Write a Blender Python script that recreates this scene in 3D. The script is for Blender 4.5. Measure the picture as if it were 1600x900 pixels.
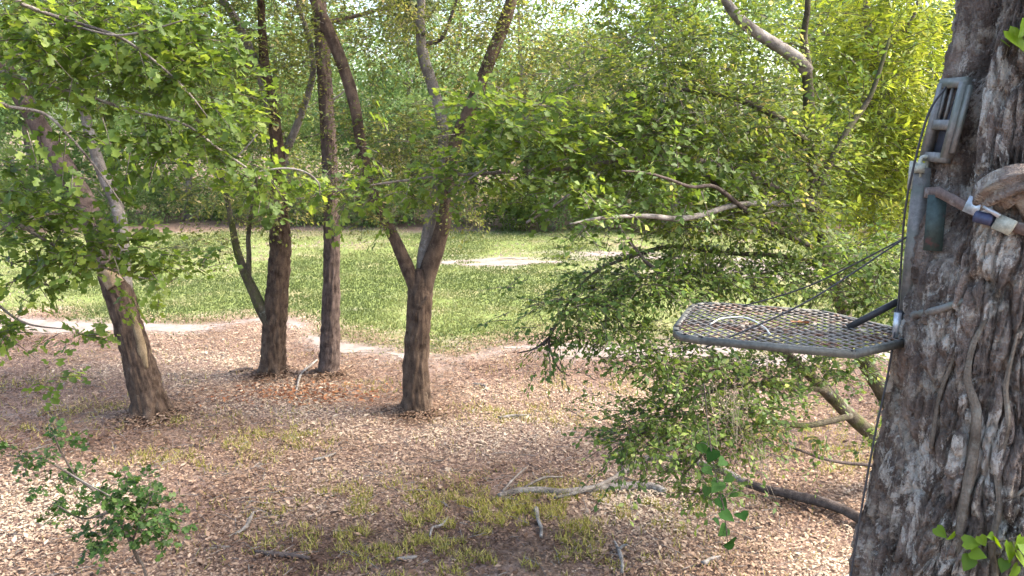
import bpy, bmesh, math, random
import numpy as np
from mathutils import Vector, Matrix

# ------------------------------------------------------------------ camera, sky, sun, exposure
scene = bpy.context.scene
COL = scene.collection
for o in list(bpy.data.objects):
    bpy.data.objects.remove(o)
R = math.radians
rng = np.random.default_rng(7)
random.seed(7)

CAM_Z = 3.5
PITCH = math.atan(250 / 1250)          # horizon at 200/900 of the frame height
FPX = 1250.0
cam_d = bpy.data.cameras.new("camera")
cam_d.sensor_width = 36.0
cam_d.lens = 36.0 * FPX / 1600.0
cam_d.clip_start = 0.05
cam_d.clip_end = 3000
cam = bpy.data.objects.new("camera", cam_d)
COL.objects.link(cam)
cam.location = (0, 0, CAM_Z)
cam.rotation_euler = (math.pi / 2 - PITCH, 0, 0)
scene.camera = cam

SUN_EL, SUN_AZ = R(48), R(86)          # azimuth clockwise from +Y (towards +X)
world = bpy.data.worlds.new("World")
scene.world = world
world.use_nodes = True
nt = world.node_tree
nt.nodes.clear()
sky = nt.nodes.new("ShaderNodeTexSky")
sky.sky_type = 'NISHITA'
sky.sun_disc = False
sky.sun_elevation = SUN_EL
sky.sun_rotation = SUN_AZ
sky.air_density = 1.0
sky.dust_density = 4.0
sky.ozone_density = 1.0
bg = nt.nodes.new("ShaderNodeBackground")
bg.inputs['Strength'].default_value = 0.15
wo = nt.nodes.new("ShaderNodeOutputWorld")
nt.links.new(sky.outputs[0], bg.inputs[0])
nt.links.new(bg.outputs[0], wo.inputs[0])

sun_d = bpy.data.lights.new("sun", 'SUN')
sun_d.energy = 1.5
sun_d.angle = R(20)
sun_d.color = (1.0, 0.93, 0.82)
sun = bpy.data.objects.new("sun", sun_d)
COL.objects.link(sun)
sdir = Vector((math.sin(SUN_AZ) * math.cos(SUN_EL), math.cos(SUN_AZ) * math.cos(SUN_EL), math.sin(SUN_EL)))
sun.rotation_euler = sdir.to_track_quat('Z', 'Y').to_euler()
sun.location = sdir * 40

vs = scene.view_settings
vs.view_transform = 'Standard'
vs.look = 'None'
vs.exposure = 2.72
vs.gamma = 1.0
vs.use_curve_mapping = False
scene.cycles.max_bounces = 6
scene.cycles.diffuse_bounces = 3
scene.cycles.transmission_bounces = 4
scene.cycles.use_denoising = True
scene.cycles.adaptive_threshold = 0.025

# ------------------------------------------------------------------ helpers
CP, SP = math.cos(PITCH), math.sin(PITCH)

def ray(px, py):
    u, v = (px - 800) / FPX, (450 - py) / FPX
    return np.array((u, CP + v * SP, -SP + v * CP))

def P(px, py, Y):
    """world point on the sight line through (px, py) at ground distance Y"""
    d = ray(px, py)
    return np.array((0, 0, CAM_Z)) + d * (Y / d[1])

def G(px, py):
    """world point on the ground"""
    d = ray(px, py)
    return np.array((0, 0, CAM_Z)) + d * (-CAM_Z / d[2])

def PZ(px, py, z):
    d = ray(px, py)
    return np.array((0, 0, CAM_Z)) + d * ((z - CAM_Z) / d[2])

def mpp(px, py, Y):
    """metres per photo pixel at that point"""
    return Y / ray(px, py)[1] / FPX

_NT = np.random.default_rng(3).random((32, 32, 32))
def noise3(p):
    p = np.asarray(p, float)
    i = np.floor(p).astype(int)
    f = p - i
    f = f * f * (3 - 2 * f)
    r = 0
    for dx in (0, 1):
        for dy in (0, 1):
            for dz in (0, 1):
                w = (f[..., 0] if dx else 1 - f[..., 0]) * (f[..., 1] if dy else 1 - f[..., 1]) * (f[..., 2] if dz else 1 - f[..., 2])
                r = r + w * _NT[(i[..., 0] + dx) % 32, (i[..., 1] + dy) % 32, (i[..., 2] + dz) % 32]
    return r

def fbm(p, o=4):
    r, a, t = 0, 1.0, 0
    p = np.asarray(p, float)
    for k in range(o):
        r = r + a * noise3(p * (2 ** k) + 7.3 * k)
        t += a
        a *= 0.5
    return r / t

def sstep(a, b, x):
    t = np.clip((x - a) / (b - a), 0, 1)
    return t * t * (3 - 2 * t)

class MB:
    """collects vertices and faces; build() links them as one mesh object"""
    def __init__(s):
        s.v, s.f, s.n, s.a = [], [], 0, []
    def add(s, v, f, attr=None):
        v = np.asarray(v, float).reshape(-1, 3)
        f = np.asarray(f, int)
        s.v.append(v)
        s.f.append(f + s.n)
        s.n += len(v)
        s.a.append(np.full(len(f), 0.5) if attr is None else np.asarray(attr, float))
        return s
    def mesh(s, name, mat, smooth=False):
        me = bpy.data.meshes.new(name)
        if not s.v:
            return me
        v = np.concatenate(s.v)
        ft = [f for f in s.f if len(f)]
        tot = np.concatenate([np.full(len(f), f.shape[1]) for f in ft])
        li = np.concatenate([f.ravel() for f in ft])
        st = np.concatenate(([0], np.cumsum(tot)[:-1]))
        me.vertices.add(len(v))
        me.vertices.foreach_set("co", v.ravel())
        me.loops.add(len(li))
        me.loops.foreach_set("vertex_index", li)
        me.polygons.add(len(tot))
        me.polygons.foreach_set("loop_start", st)
        me.polygons.foreach_set("loop_total", tot)
        if smooth:
            me.polygons.foreach_set("use_smooth", np.ones(len(tot), bool))
        at = me.attributes.new("v", 'FLOAT', 'FACE')
        at.data.foreach_set("value", np.concatenate([a for a in s.a if len(a)]))
        me.update(calc_edges=True)
        if mat:
            me.materials.append(mat)
        return me
    def build(s, name, mat, parent=None, smooth=False, origin=None):
        if origin is not None:
            s.v = [v - np.asarray(origin, float) for v in s.v]
        o = bpy.data.objects.new(name, s.mesh(name, mat, smooth))
        COL.objects.link(o)
        if origin is not None:
            o.location = tuple(origin)
        if parent is not None:
            o.parent = parent
            if origin is None:
                o.matrix_parent_inverse = Matrix.Translation(parent.location).inverted()
            else:
                o.location = Vector(origin) - parent.location
        return o

def tag(o, label=None, cat=None, group=None, kind=None):
    if label: o["label"] = label
    if cat: o["category"] = cat
    if group: o["group"] = group
    if kind: o["kind"] = kind
    return o

def thing(name, loc, label, cat, group=None):
    o = bpy.data.objects.new(name, None)
    COL.objects.link(o)
    o.location = tuple(float(c) for c in loc)
    o.empty_display_size = 0.1
    return tag(o, label, cat, group)

def spline(pts, n):
    pts = np.asarray(pts, float)
    if len(pts) == 2:
        t = np.linspace(0, 1, n)[:, None]
        return pts[0] * (1 - t) + pts[1] * t
    ext = np.vstack([2 * pts[0] - pts[1], pts, 2 * pts[-1] - pts[-2]])
    k = len(pts) - 1
    t = np.linspace(0, k, n)
    i = np.minimum(t.astype(int), k - 1)
    f = (t - i)[:, None]
    p0, p1, p2, p3 = ext[i], ext[i + 1], ext[i + 2], ext[i + 3]
    return 0.5 * (2 * p1 + (p2 - p0) * f + (2 * p0 - 5 * p1 + 4 * p2 - p3) * f ** 2 + (3 * p1 - p0 - 3 * p2 + p3) * f ** 3)

def unit(a):
    return a / np.maximum(np.linalg.norm(a, axis=-1, keepdims=True), 1e-9)

def tube(mb, pts, rad, n=12, sides=8, rough=0.0, freq=6.0, cap=True, ridge=0.0, ridges=14, knob=0.0, seed=0.0):
    """a tapered limb through pts; rough = radial noise, ridge = furrowed bark"""
    c = spline(pts, n)
    rad = np.asarray(rad, float)
    r = np.interp(np.linspace(0, 1, n), np.linspace(0, 1, len(rad)), rad)
    tan = unit(np.gradient(c, axis=0))
    up = np.array((0.31, -0.2, 0.93)) if abs(tan[0][2]) < 0.8 else np.array((1.0, 0.1, 0.0))
    A = np.zeros_like(c); B = np.zeros_like(c)
    a = unit(np.cross(up, tan[0]))
    for k in range(n):
        a = unit(a - tan[k] * np.dot(a, tan[k]))
        A[k] = a
        B[k] = np.cross(tan[k], a)
    th = np.linspace(0, 2 * math.pi, sides, endpoint=False)
    ct, st_ = np.cos(th), np.sin(th)
    dirs = A[:, None, :] * ct[None, :, None] + B[:, None, :] * st_[None, :, None]
    rr = np.repeat(r[:, None], sides, 1)
    L = np.concatenate(([0], np.cumsum(np.linalg.norm(np.diff(c, axis=0), axis=1))))
    if rough or ridge or knob:
        q = np.zeros((n, sides, 3))
        q[..., 0] = ct[None] * 1.0 + seed
        q[..., 1] = st_[None] * 1.0
        q[..., 2] = L[:, None]
        if knob:
            rr = rr * (1 + knob * (fbm(q * np.array((1.3, 1.3, 1.6)) + 3.1, 3) - 0.5) * 2)
        if rough:
            rr = rr * (1 + rough * (fbm(q * freq, 3) - 0.5) * 2)
        if ridge:
            s1 = ridges / 6.28
            w = fbm(q * np.array((2.0, 2.0, 1.2)), 3) - 0.5
            q2 = q * np.array((s1, s1, 1.6 * s1 * 0.33 / max(r.mean(), .05) * .33)) * 1.6 + w[..., None] * 1.2
            rg = 1 - np.abs(2 * noise3(q2) - 1)
            q3 = q * np.array((s1 * 2.3, s1 * 2.3, 5)) + 11 + w[..., None] * 1.5
            rg2 = 1 - np.abs(2 * noise3(q3) - 1)
            rr = rr * (1 + ridge * (0.7 - rg ** 1.3 * 1.0) + ridge * 0.4 * (0.6 - rg2))
    v = c[:, None, :] + dirs * rr[..., None]
    idx = np.arange(n * sides).reshape(n, sides)
    f = np.stack([idx[:-1], np.roll(idx[:-1], -1, 1), np.roll(idx[1:], -1, 1), idx[1:]], -1).reshape(-1, 4)
    off = mb.n
    mb.add(v.reshape(-1, 3), f)
    if cap:
        tri = []
        vv = [c[0], c[-1]]
        base = n * sides
        for s in range(sides):
            tri.append((base, (s + 1) % sides, s))
            tri.append((base + 1, (n - 1) * sides + s, (n - 1) * sides + (s + 1) % sides))
        mb.v[-1] = np.vstack([mb.v[-1], vv])
        mb.n += 2
        mb.f.append(np.array(tri) + off)
        mb.a.append(np.full(len(tri), 0.5))
    return c, r

def box(mb, c, ax, ay, az, attr=0.5):
    """box with centre c and half-axis vectors"""
    c, ax, ay, az = (np.asarray(t, float) for t in (c, ax, ay, az))
    v = [c + sx * ax + sy * ay + sz * az for sx in (-1, 1) for sy in (-1, 1) for sz in (-1, 1)]
    f = [(0, 1, 3, 2), (4, 6, 7, 5), (0, 4, 5, 1), (2, 3, 7, 6), (0, 2, 6, 4), (1, 5, 7, 3)]
    mb.add(v, f, [attr] * 6)

def bar(mb, a, b, w, h, up=(0, 0, 1)):
    a, b = np.asarray(a, float), np.asarray(b, float)
    d = b - a
    t = unit(d)
    s = unit(np.cross(t, np.asarray(up, float)))
    u = np.cross(s, t)
    box(mb, (a + b) / 2, d / 2, s * w / 2, u * h / 2)

# ------------------------------------------------------------------ materials
def ramp(nt, fac, stops):
    n = nt.nodes.new("ShaderNodeValToRGB")
    while len(n.color_ramp.elements) < len(stops):
        n.color_ramp.elements.new(0.5)
    for e, (p, c) in zip(n.color_ramp.elements, stops):
        e.position = p
        e.color = (*c, 1)
    nt.links.new(fac, n.inputs[0])
    return n.outputs[0]

def nz(nt, vec, scale, detail=4, rough=0.55, dist=0.0):
    n = nt.nodes.new("ShaderNodeTexNoise")
    n.inputs['Scale'].default_value = scale
    n.inputs['Detail'].default_value = detail
    n.inputs['Roughness'].default_value = rough
    n.inputs['Distortion'].default_value = dist
    nt.links.new(vec, n.inputs['Vector'])
    return n.outputs[0]

def mapping(nt, vec, scale):
    n = nt.nodes.new("ShaderNodeMapping")
    n.inputs['Scale'].default_value = scale
    nt.links.new(vec, n.inputs['Vector'])
    return n.outputs[0]

def mixc(nt, fac, a, b, mode='MIX'):
    n = nt.nodes.new("ShaderNodeMix")
    n.data_type = 'RGBA'
    n.blend_type = mode
    for sock, val in ((0, fac), (6, a), (7, b)):
        if isinstance(val, bpy.types.NodeSocket):
            nt.links.new(val, n.inputs[sock])
        elif isinstance(val, tuple):
            n.inputs[sock].default_value = (*val, 1)
        else:
            n.inputs[sock].default_value = val
    return n.outputs[2]

def new_mat(name):
    m = bpy.data.materials.new(name)
    m.use_nodes = True
    nt = m.node_tree
    nt.nodes.clear()
    out = nt.nodes.new("ShaderNodeOutputMaterial")
    tc = nt.nodes.new("ShaderNodeTexCoord")
    return m, nt, out, tc

def principled(nt, out, rough=0.9, spec=0.2, metal=0.0):
    b = nt.nodes.new("ShaderNodeBsdfPrincipled")
    b.inputs['Roughness'].default_value = rough
    b.inputs['Specular IOR Level'].default_value = spec
    b.inputs['Metallic'].default_value = metal
    nt.links.new(b.outputs[0], out.inputs[0])
    return b

def bump(nt, b, height, strength=0.5, dist=0.02):
    n = nt.nodes.new("ShaderNodeBump")
    n.inputs['Strength'].default_value = strength
    n.inputs['Distance'].default_value = dist
    nt.links.new(height, n.inputs['Height'])
    nt.links.new(n.outputs[0], b.inputs['Normal'])

def bark_mat(name, dark, mid, light, lichen=None, scale=10.0, zst=0.25, lich_amt=0.6, bd=0.02, moss=None, crust=None):
    m, nt, out, tc = new_mat(name)
    b = principled(nt, out, 0.92, 0.15)
    v = mapping(nt, tc.outputs['Object'], (1, 1, zst))
    n1 = nz(nt, v, scale, 6, 0.65, 0.6)
    n2 = nz(nt, tc.outputs['Object'], scale * 0.35, 3)
    n4 = nz(nt, tc.outputs['Object'], scale * 5, 3, 0.7)
    c = ramp(nt, n1, [(0.3, dark), (0.5, mid), (0.7, light)])
    c = mixc(nt, 0.5, c, ramp(nt, n2, [(0.3, tuple(x * 0.55 for x in dark)), (0.65, light)]), 'MIX')
    c = mixc(nt, 0.45, c, ramp(nt, n4, [(0.3, (0.25, 0.25, 0.25)), (0.7, (0.85, 0.85, 0.85))]), 'OVERLAY')
    if lichen:
        n3 = nz(nt, tc.outputs['Object'], scale * 0.55, 6, 0.75)
        c = mixc(nt, ramp(nt, n3, [(lich_amt - 0.06, (0, 0, 0)), (lich_amt + 0.06, (0.8, 0.8, 0.8))]), c, lichen)
    if crust:
        n6 = nz(nt, mapping(nt, tc.outputs['Object'], (1, 1, 0.55)), 6.5, 9, 0.78, 0.4)
        c = mixc(nt, ramp(nt, n6, [(0.525, (0, 0, 0)), (0.57, (0.9, 0.9, 0.9))]), c, crust)
    if moss:
        n5 = nz(nt, tc.outputs['Object'], scale * 0.3, 5, 0.7)
        c = mixc(nt, ramp(nt, n5, [(0.5, (0, 0, 0)), (0.62, (0.7, 0.7, 0.7))]), c, moss)
    nt.links.new(c, b.inputs['Base Color'])
    mx = nt.nodes.new("ShaderNodeMath"); mx.operation = 'ADD'
    nt.links.new(n1, mx.inputs[0]); nt.links.new(n4, mx.inputs[1])
    bump(nt, b, mx.outputs[0], 0.8, bd)
    return m

def leaf_mat(name, stops, trans=0.45, rough=0.5, per_object=False, spec=0.25):
    m, nt, out, tc = new_mat(name)
    if per_object:
        oi = nt.nodes.new("ShaderNodeObjectInfo")
        fac = oi.outputs['Random']
    else:
        at = nt.nodes.new("ShaderNodeAttribute")
        at.attribute_name = "v"
        fac = at.outputs['Fac']
    c = ramp(nt, fac, stops)
    b = nt.nodes.new("ShaderNodeBsdfPrincipled")
    b.inputs['Roughness'].default_value = rough
    b.inputs['Specular IOR Level'].default_value = spec
    nt.links.new(c, b.inputs['Base Color'])
    t = nt.nodes.new("ShaderNodeBsdfTranslucent")
    hs = nt.nodes.new("ShaderNodeHueSaturation")
    hs.inputs['Hue'].default_value = 0.48
    hs.inputs['Saturation'].default_value = 1.1
    hs.inputs['Value'].default_value = 1.5
    nt.links.new(c, hs.inputs['Color'])
    nt.links.new(hs.outputs[0], t.inputs['Color'])
    mx = nt.nodes.new("ShaderNodeMixShader")
    mx.inputs[0].default_value = trans
    nt.links.new(b.outputs[0], mx.inputs[1])
    nt.links.new(t.outputs[0], mx.inputs[2])
    nt.links.new(mx.outputs[0], out.inputs[0])
    return m

M = {}
M['big_bark'] = bark_mat('big_bark', (0.012, 0.010, 0.007), (0.087, 0.062, 0.049), (0.281, 0.224, 0.180), (0.358, 0.316, 0.250), 17, 0.12, 0.57, 0.05, crust=(0.459, 0.416, 0.348))
M['oak_bark'] = bark_mat('oak_bark', (0.026, 0.017, 0.012), (0.068, 0.044, 0.031), (0.141, 0.099, 0.070), (0.219, 0.184, 0.133), 24, 0.22, 0.66, 0.03)
M['pale_bark'] = bark_mat('pale_bark', (0.056, 0.045, 0.037), (0.135, 0.113, 0.095), (0.236, 0.208, 0.180), (0.281, 0.269, 0.241), 14, 0.3, 0.6, 0.02)
M['pine_bark'] = bark_mat('pine_bark', (0.027, 0.017, 0.015), (0.081, 0.056, 0.044), (0.159, 0.119, 0.101), None, 26, 0.25, 0.6, 0.03)
M['moss_bark'] = bark_mat('moss_bark', (0.020, 0.016, 0.010), (0.056, 0.047, 0.030), (0.133, 0.113, 0.080), (0.212, 0.212, 0.179), 14, 0.4, 0.66, 0.02, moss=(0.066, 0.080, 0.017))
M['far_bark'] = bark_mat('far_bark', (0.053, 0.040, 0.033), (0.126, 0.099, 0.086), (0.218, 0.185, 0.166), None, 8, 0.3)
M['dead_wood'] = bark_mat('dead_wood', (0.053, 0.042, 0.034), (0.154, 0.133, 0.111), (0.266, 0.244, 0.218), None, 22, 0.5, 0.6, 0.01)
M['dark_wood'] = bark_mat('dark_wood', (0.020, 0.014, 0.012), (0.053, 0.040, 0.033), (0.113, 0.089, 0.076), None, 22, 0.5, 0.6, 0.01)
M['vine_bark'] = bark_mat('vine_bark', (0.048, 0.035, 0.024), (0.125, 0.098, 0.071), (0.201, 0.172, 0.133), (0.191, 0.191, 0.157), 26, 0.25, 0.62, 0.012)
M['bare_wood_lit_bark'] = bark_mat('bare_wood_lit_bark', (0.090, 0.060, 0.034), (0.195, 0.139, 0.079), (0.270, 0.206, 0.128), None, 18, 0.4, 0.6, 0.02)  # bare wood of the stub; also the painted sunlight on the leaning trunk
M['twig'] = bark_mat('twig', (0.039, 0.031, 0.023), (0.094, 0.074, 0.058), (0.187, 0.156, 0.129), None, 20, 0.5)

M['leaf_olive'] = leaf_mat('leaf_olive', [(0.0, (0.054, 0.079, 0.019)), (0.5, (0.116, 0.138, 0.033)), (0.85, (0.214, 0.216, 0.060)), (1.0, (0.461, 0.389, 0.182))], 0.56)
M['leaf_green'] = leaf_mat('leaf_green', [(0.0, (0.044, 0.074, 0.018)), (0.5, (0.094, 0.135, 0.026)), (0.9, (0.165, 0.197, 0.043)), (1.0, (0.304, 0.272, 0.100))], 0.56)
M['leaf_vivid'] = leaf_mat('leaf_vivid', [(0.0, (0.050, 0.085, 0.017)), (0.5, (0.087, 0.142, 0.025)), (1.0, (0.161, 0.211, 0.040))], 0.56)
M['leaf_vivid_single'] = leaf_mat('leaf_vivid_single', [(0.0, (0.050, 0.085, 0.017)), (0.5, (0.087, 0.142, 0.025)), (1.0, (0.161, 0.211, 0.040))], 0.56, per_object=True)
M['leaf_dark'] = leaf_mat('leaf_dark', [(0.0, (0.049, 0.088, 0.022)), (0.5, (0.088, 0.145, 0.030)), (0.9, (0.177, 0.230, 0.054)), (1.0, (0.354, 0.386, 0.140))], 0.4)
M['leaf_yellow'] = leaf_mat('leaf_yellow', [(0.0, (0.103, 0.154, 0.025)), (0.5, (0.219, 0.286, 0.044)), (1.0, (0.395, 0.417, 0.101))], 0.55)
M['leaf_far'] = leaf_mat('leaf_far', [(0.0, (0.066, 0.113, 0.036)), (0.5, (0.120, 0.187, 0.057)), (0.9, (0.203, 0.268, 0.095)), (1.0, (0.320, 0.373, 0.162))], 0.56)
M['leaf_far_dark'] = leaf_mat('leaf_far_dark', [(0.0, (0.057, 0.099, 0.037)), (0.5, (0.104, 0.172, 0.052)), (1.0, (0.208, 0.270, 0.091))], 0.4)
M['needle'] = leaf_mat('needle', [(0.0, (0.047, 0.075, 0.039)), (0.6, (0.095, 0.125, 0.055)), (1.0, (0.189, 0.200, 0.096))], 0.3)
M['leaf_sapling'] = leaf_mat('leaf_sapling', [(0.0, (0.022, 0.049, 0.010)), (0.5, (0.040, 0.087, 0.017)), (1.0, (0.082, 0.129, 0.034))], 0.4)
M['leaf_sapling_single'] = leaf_mat('leaf_sapling_single', [(0.0, (0.022, 0.049, 0.010)), (0.5, (0.040, 0.087, 0.017)), (1.0, (0.082, 0.129, 0.034))], 0.4, per_object=True)
M['leaf_creeper'] = leaf_mat('leaf_creeper', [(0.0, (0.066, 0.131, 0.008)), (0.6, (0.131, 0.217, 0.013)), (1.0, (0.223, 0.302, 0.033))], 0.5, per_object=True)
M['leaf_hanging'] = leaf_mat('leaf_hanging', [(0.0, (0.012, 0.042, 0.008)), (0.6, (0.021, 0.064, 0.012)), (1.0, (0.041, 0.089, 0.025))], 0.4, 0.75, True, 0.08)
M['moss_strand'] = leaf_mat('moss_strand', [(0.0, (0.160, 0.132, 0.096)), (1.0, (0.288, 0.248, 0.184))], 0.2, 0.9)
M['litter'] = leaf_mat('litter', [(0.0, (0.053, 0.028, 0.016)), (0.2, (0.118, 0.068, 0.040)), (0.45, (0.214, 0.140, 0.091)), (0.7, (0.297, 0.211, 0.144)), (0.9, (0.340, 0.261, 0.185)), (1.0, (0.384, 0.314, 0.220))], 0.08, 0.8)
M['litter_rust'] = leaf_mat('litter_rust', [(0.0, (0.068, 0.023, 0.009)), (0.5, (0.163, 0.059, 0.022)), (1.0, (0.272, 0.133, 0.060))], 0.08, 0.8)
M['grass'] = leaf_mat('grass', [(0.0, (0.078, 0.103, 0.033)), (0.5, (0.147, 0.171, 0.061)), (0.85, (0.234, 0.232, 0.110)), (1.0, (0.342, 0.260, 0.217))], 0.35, 0.6)
M['grass_dry'] = leaf_mat('grass_dry', [(0.0, (0.133, 0.147, 0.026)), (0.5, (0.257, 0.249, 0.051)), (1.0, (0.437, 0.369, 0.145))], 0.35, 0.6)

def ground_mat():
    m, nt, out, tc = new_mat('ground')
    b = principled(nt, out, 0.95, 0.1)
    geo = nt.nodes.new("ShaderNodeNewGeometry")
    pos = geo.outputs['Position']
    at = nt.nodes.new("ShaderNodeAttribute"); at.attribute_name = "field"
    litter = ramp(nt, nz(nt, pos, 26, 5, 0.75), [(0.30, (0.05, 0.03, 0.022)), (0.5, (0.15, 0.098, 0.075)), (0.7, (0.27, 0.195, 0.155))])
    litter = mixc(nt, ramp(nt, nz(nt, pos, 1.3, 6, 0.7), [(0.45, (0, 0, 0)), (0.7, (0.5, 0.5, 0.5))]), litter, (0.13, 0.10, 0.06))
    soil = ramp(nt, nz(nt, pos, 9, 5, 0.7), [(0.3, (0.085, 0.115, 0.03)), (0.52, (0.125, 0.155, 0.045)), (0.75, (0.18, 0.185, 0.075))])
    soil = mixc(nt, ramp(nt, nz(nt, pos, 0.8, 4), [(0.5, (0, 0, 0)), (0.68, (0.75, 0.75, 0.75))]), soil, (0.20, 0.165, 0.095))
    c = mixc(nt, at.outputs['Fac'], litter, soil)
    sa = nt.nodes.new("ShaderNodeAttribute"); sa.attribute_name = "sand"
    br = nt.nodes.new("ShaderNodeMath"); br.operation = 'MULTIPLY'
    nt.links.new(sa.outputs['Fac'], br.inputs[0])
    nt.links.new(ramp(nt, nz(nt, pos, 7, 6, 0.75), [(0.36, (0.1, 0.1, 0.1)), (0.6, (1, 1, 1))]), br.inputs[1])
    c = mixc(nt, br.outputs[0], c, (0.20, 0.165, 0.143))
    nt.links.new(c, b.inputs['Base Color'])
    bump(nt, b, nz(nt, pos, 30, 4, 0.7), 0.6, 0.03)
    return m
M['ground'] = ground_mat()

def sand_mat():
    m, nt, out, tc = new_mat('sand')
    b = principled(nt, out, 0.95, 0.1)
    pos = tc.outputs['Object']
    c = ramp(nt, nz(nt, pos, 3.5, 6, 0.7), [(0.3, (0.14, 0.11, 0.092)), (0.5, (0.20, 0.165, 0.143)), (0.7, (0.26, 0.225, 0.20))])
    c = mixc(nt, ramp(nt, nz(nt, pos, 22, 4, 0.7), [(0.5, (0, 0, 0)), (0.66, (0.6, 0.6, 0.6))]), c, (0.19, 0.15, 0.115))
    nt.links.new(c, b.inputs['Base Color'])
    bump(nt, b, nz(nt, pos, 18, 4, 0.7), 0.5, 0.02)
    return m
M['sand'] = sand_mat()

def metal_mat(name, base, rust, amt, rough=0.55, metal=0.4, patch=None):
    m, nt, out, tc = new_mat(name)
    b = principled(nt, out, rough, 0.4, metal)
    n1 = nz(nt, tc.outputs['Object'], 14, 6, 0.7)
    n2 = nz(nt, tc.outputs['Object'], 60, 4, 0.7)
    c = ramp(nt, n2, [(0.3, tuple(x * 0.6 for x in base)), (0.7, tuple(min(1, x * 1.25) for x in base))])
    c = mixc(nt, ramp(nt, n1, [(amt, (0, 0, 0)), (amt + 0.1, (0.85, 0.85, 0.85))]), c, rust)
    if patch:
        n3 = nz(nt, tc.outputs['Object'], 6, 3)
        c = mixc(nt, ramp(nt, n3, [(0.5, (0, 0, 0)), (0.6, (0.75, 0.75, 0.75))]), c, patch)
    nt.links.new(c, b.inputs['Base Color'])
    bump(nt, b, n2, 0.3, 0.002)
    return m
M['grey_paint'] = metal_mat('grey_paint', (0.153, 0.143, 0.125), (0.086, 0.054, 0.040), 0.6, 0.5, 0.2, (0.096, 0.108, 0.082))
M['grate_metal'] = metal_mat('grate_metal', (0.173, 0.151, 0.125), (0.130, 0.054, 0.024), 0.49, 0.6, 0.2, (0.104, 0.099, 0.085))
M['rim_metal'] = metal_mat('rim_metal', (0.088, 0.086, 0.070), (0.057, 0.039, 0.027), 0.64, 0.55, 0.2)
M['green_plate'] = metal_mat('green_plate', (0.035, 0.052, 0.044), (0.105, 0.042, 0.041), 0.58, 0.6, 0.2)
M['black_cable'] = metal_mat('black_cable', (0.03, 0.028, 0.028), (0.06, 0.04, 0.03), 0.6, 0.6, 0.0)
M['strap_web'] = metal_mat('strap_web', (0.117, 0.082, 0.066), (0.234, 0.211, 0.187), 0.56, 0.9, 0.0)
M['buckle'] = metal_mat('buckle', (0.429, 0.445, 0.452), (0.195, 0.172, 0.140), 0.62, 0.4, 0.6)
M['buckle_dark'] = metal_mat('buckle_dark', (0.035, 0.04, 0.075), (0.08, 0.07, 0.06), 0.62, 0.5, 0.1)
M['pale_handle'] = metal_mat('pale_handle', (0.328, 0.328, 0.257), (0.195, 0.172, 0.125), 0.62, 0.6, 0.1)
M['seat_fabric'] = metal_mat('seat_fabric', (0.033, 0.036, 0.049), (0.094, 0.076, 0.075), 0.6, 0.9, 0.0)
M['white_cord'] = metal_mat('white_cord', (0.484, 0.468, 0.406), (0.312, 0.281, 0.218), 0.6, 0.9, 0.0)

# ------------------------------------------------------------------ leaves and sprays
def leaf_template(kind):
    if kind == 'oval':
        v = [(0, 0, 0), (0.5, 0.26, 0.07), (1, 0, -0.05), (0.5, -0.26, 0.07)]
        f = [(0, 1, 2, 3)]
    elif kind == 'narrow':
        v = [(0, 0, 0), (0.45, 0.12, 0.03), (1, 0, -0.1), (0.45, -0.12, 0.03)]
        f = [(0, 1, 2, 3)]
    elif kind == 'lobed':
        v = [(0, 0, 0), (0.22, 0.42, 0.05), (0.42, 0.17, 0.02), (0.72, 0.38, 0.03), (1.0, 0, -0.12), (0.72, -0.38, 0.03), (0.42, -0.17, 0.02), (0.22, -0.42, 0.05)]
        f = [(0, 1, 2), (2, 3, 4), (4, 5, 6), (6, 7, 0), (0, 2, 4), (0, 4, 6)]
    elif kind == 'heart':
        v = [(0.08, 0, 0), (-0.04, 0.25, 0.03), (0.18, 0.46, 0.05), (0.5, 0.40, 0.05), (0.8, 0.2, 0), (1.05, 0, -0.1), (0.8, -0.2, 0), (0.5, -0.40, 0.05), (0.18, -0.46, 0.05), (-0.04, -0.25, 0.03)]
        f = [(0, 5, 4, 3), (0, 3, 2, 1), (0, 7, 6, 5), (0, 9, 8, 7)]
    elif kind == 'curl':
        v = [(0, 0, 0), (0.35, 0.25, 0.16), (1, 0.03, 0.10), (0.5, -0.24, 0.12)]
        f = [(0, 1, 2, 3)]
    return np.array(v, float), np.array(f)

def leaves(mb, pos, d, nrm, size, kind='oval', attr=None):
    n = len(pos)
    if n == 0:
        return
    d = unit(d)
    s = unit(np.cross(nrm, d))
    u = np.cross(d, s)
    T, F = leaf_template(kind)
    size = np.broadcast_to(np.asarray(size, float), (n,))
    v = pos[:, None, :] + size[:, None, None] * (T[None, :, 0, None] * d[:, None] + T[None, :, 1, None] * s[:, None] + T[None, :, 2, None] * u[:, None])
    k = len(T)
    f = (np.arange(n) * k)[:, None, None] + F[None]
    a = rng.random(n) if attr is None else attr
    mb.add(v.reshape(-1, 3), f.reshape(-1, F.shape[1]), np.repeat(a, len(F)))

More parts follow.
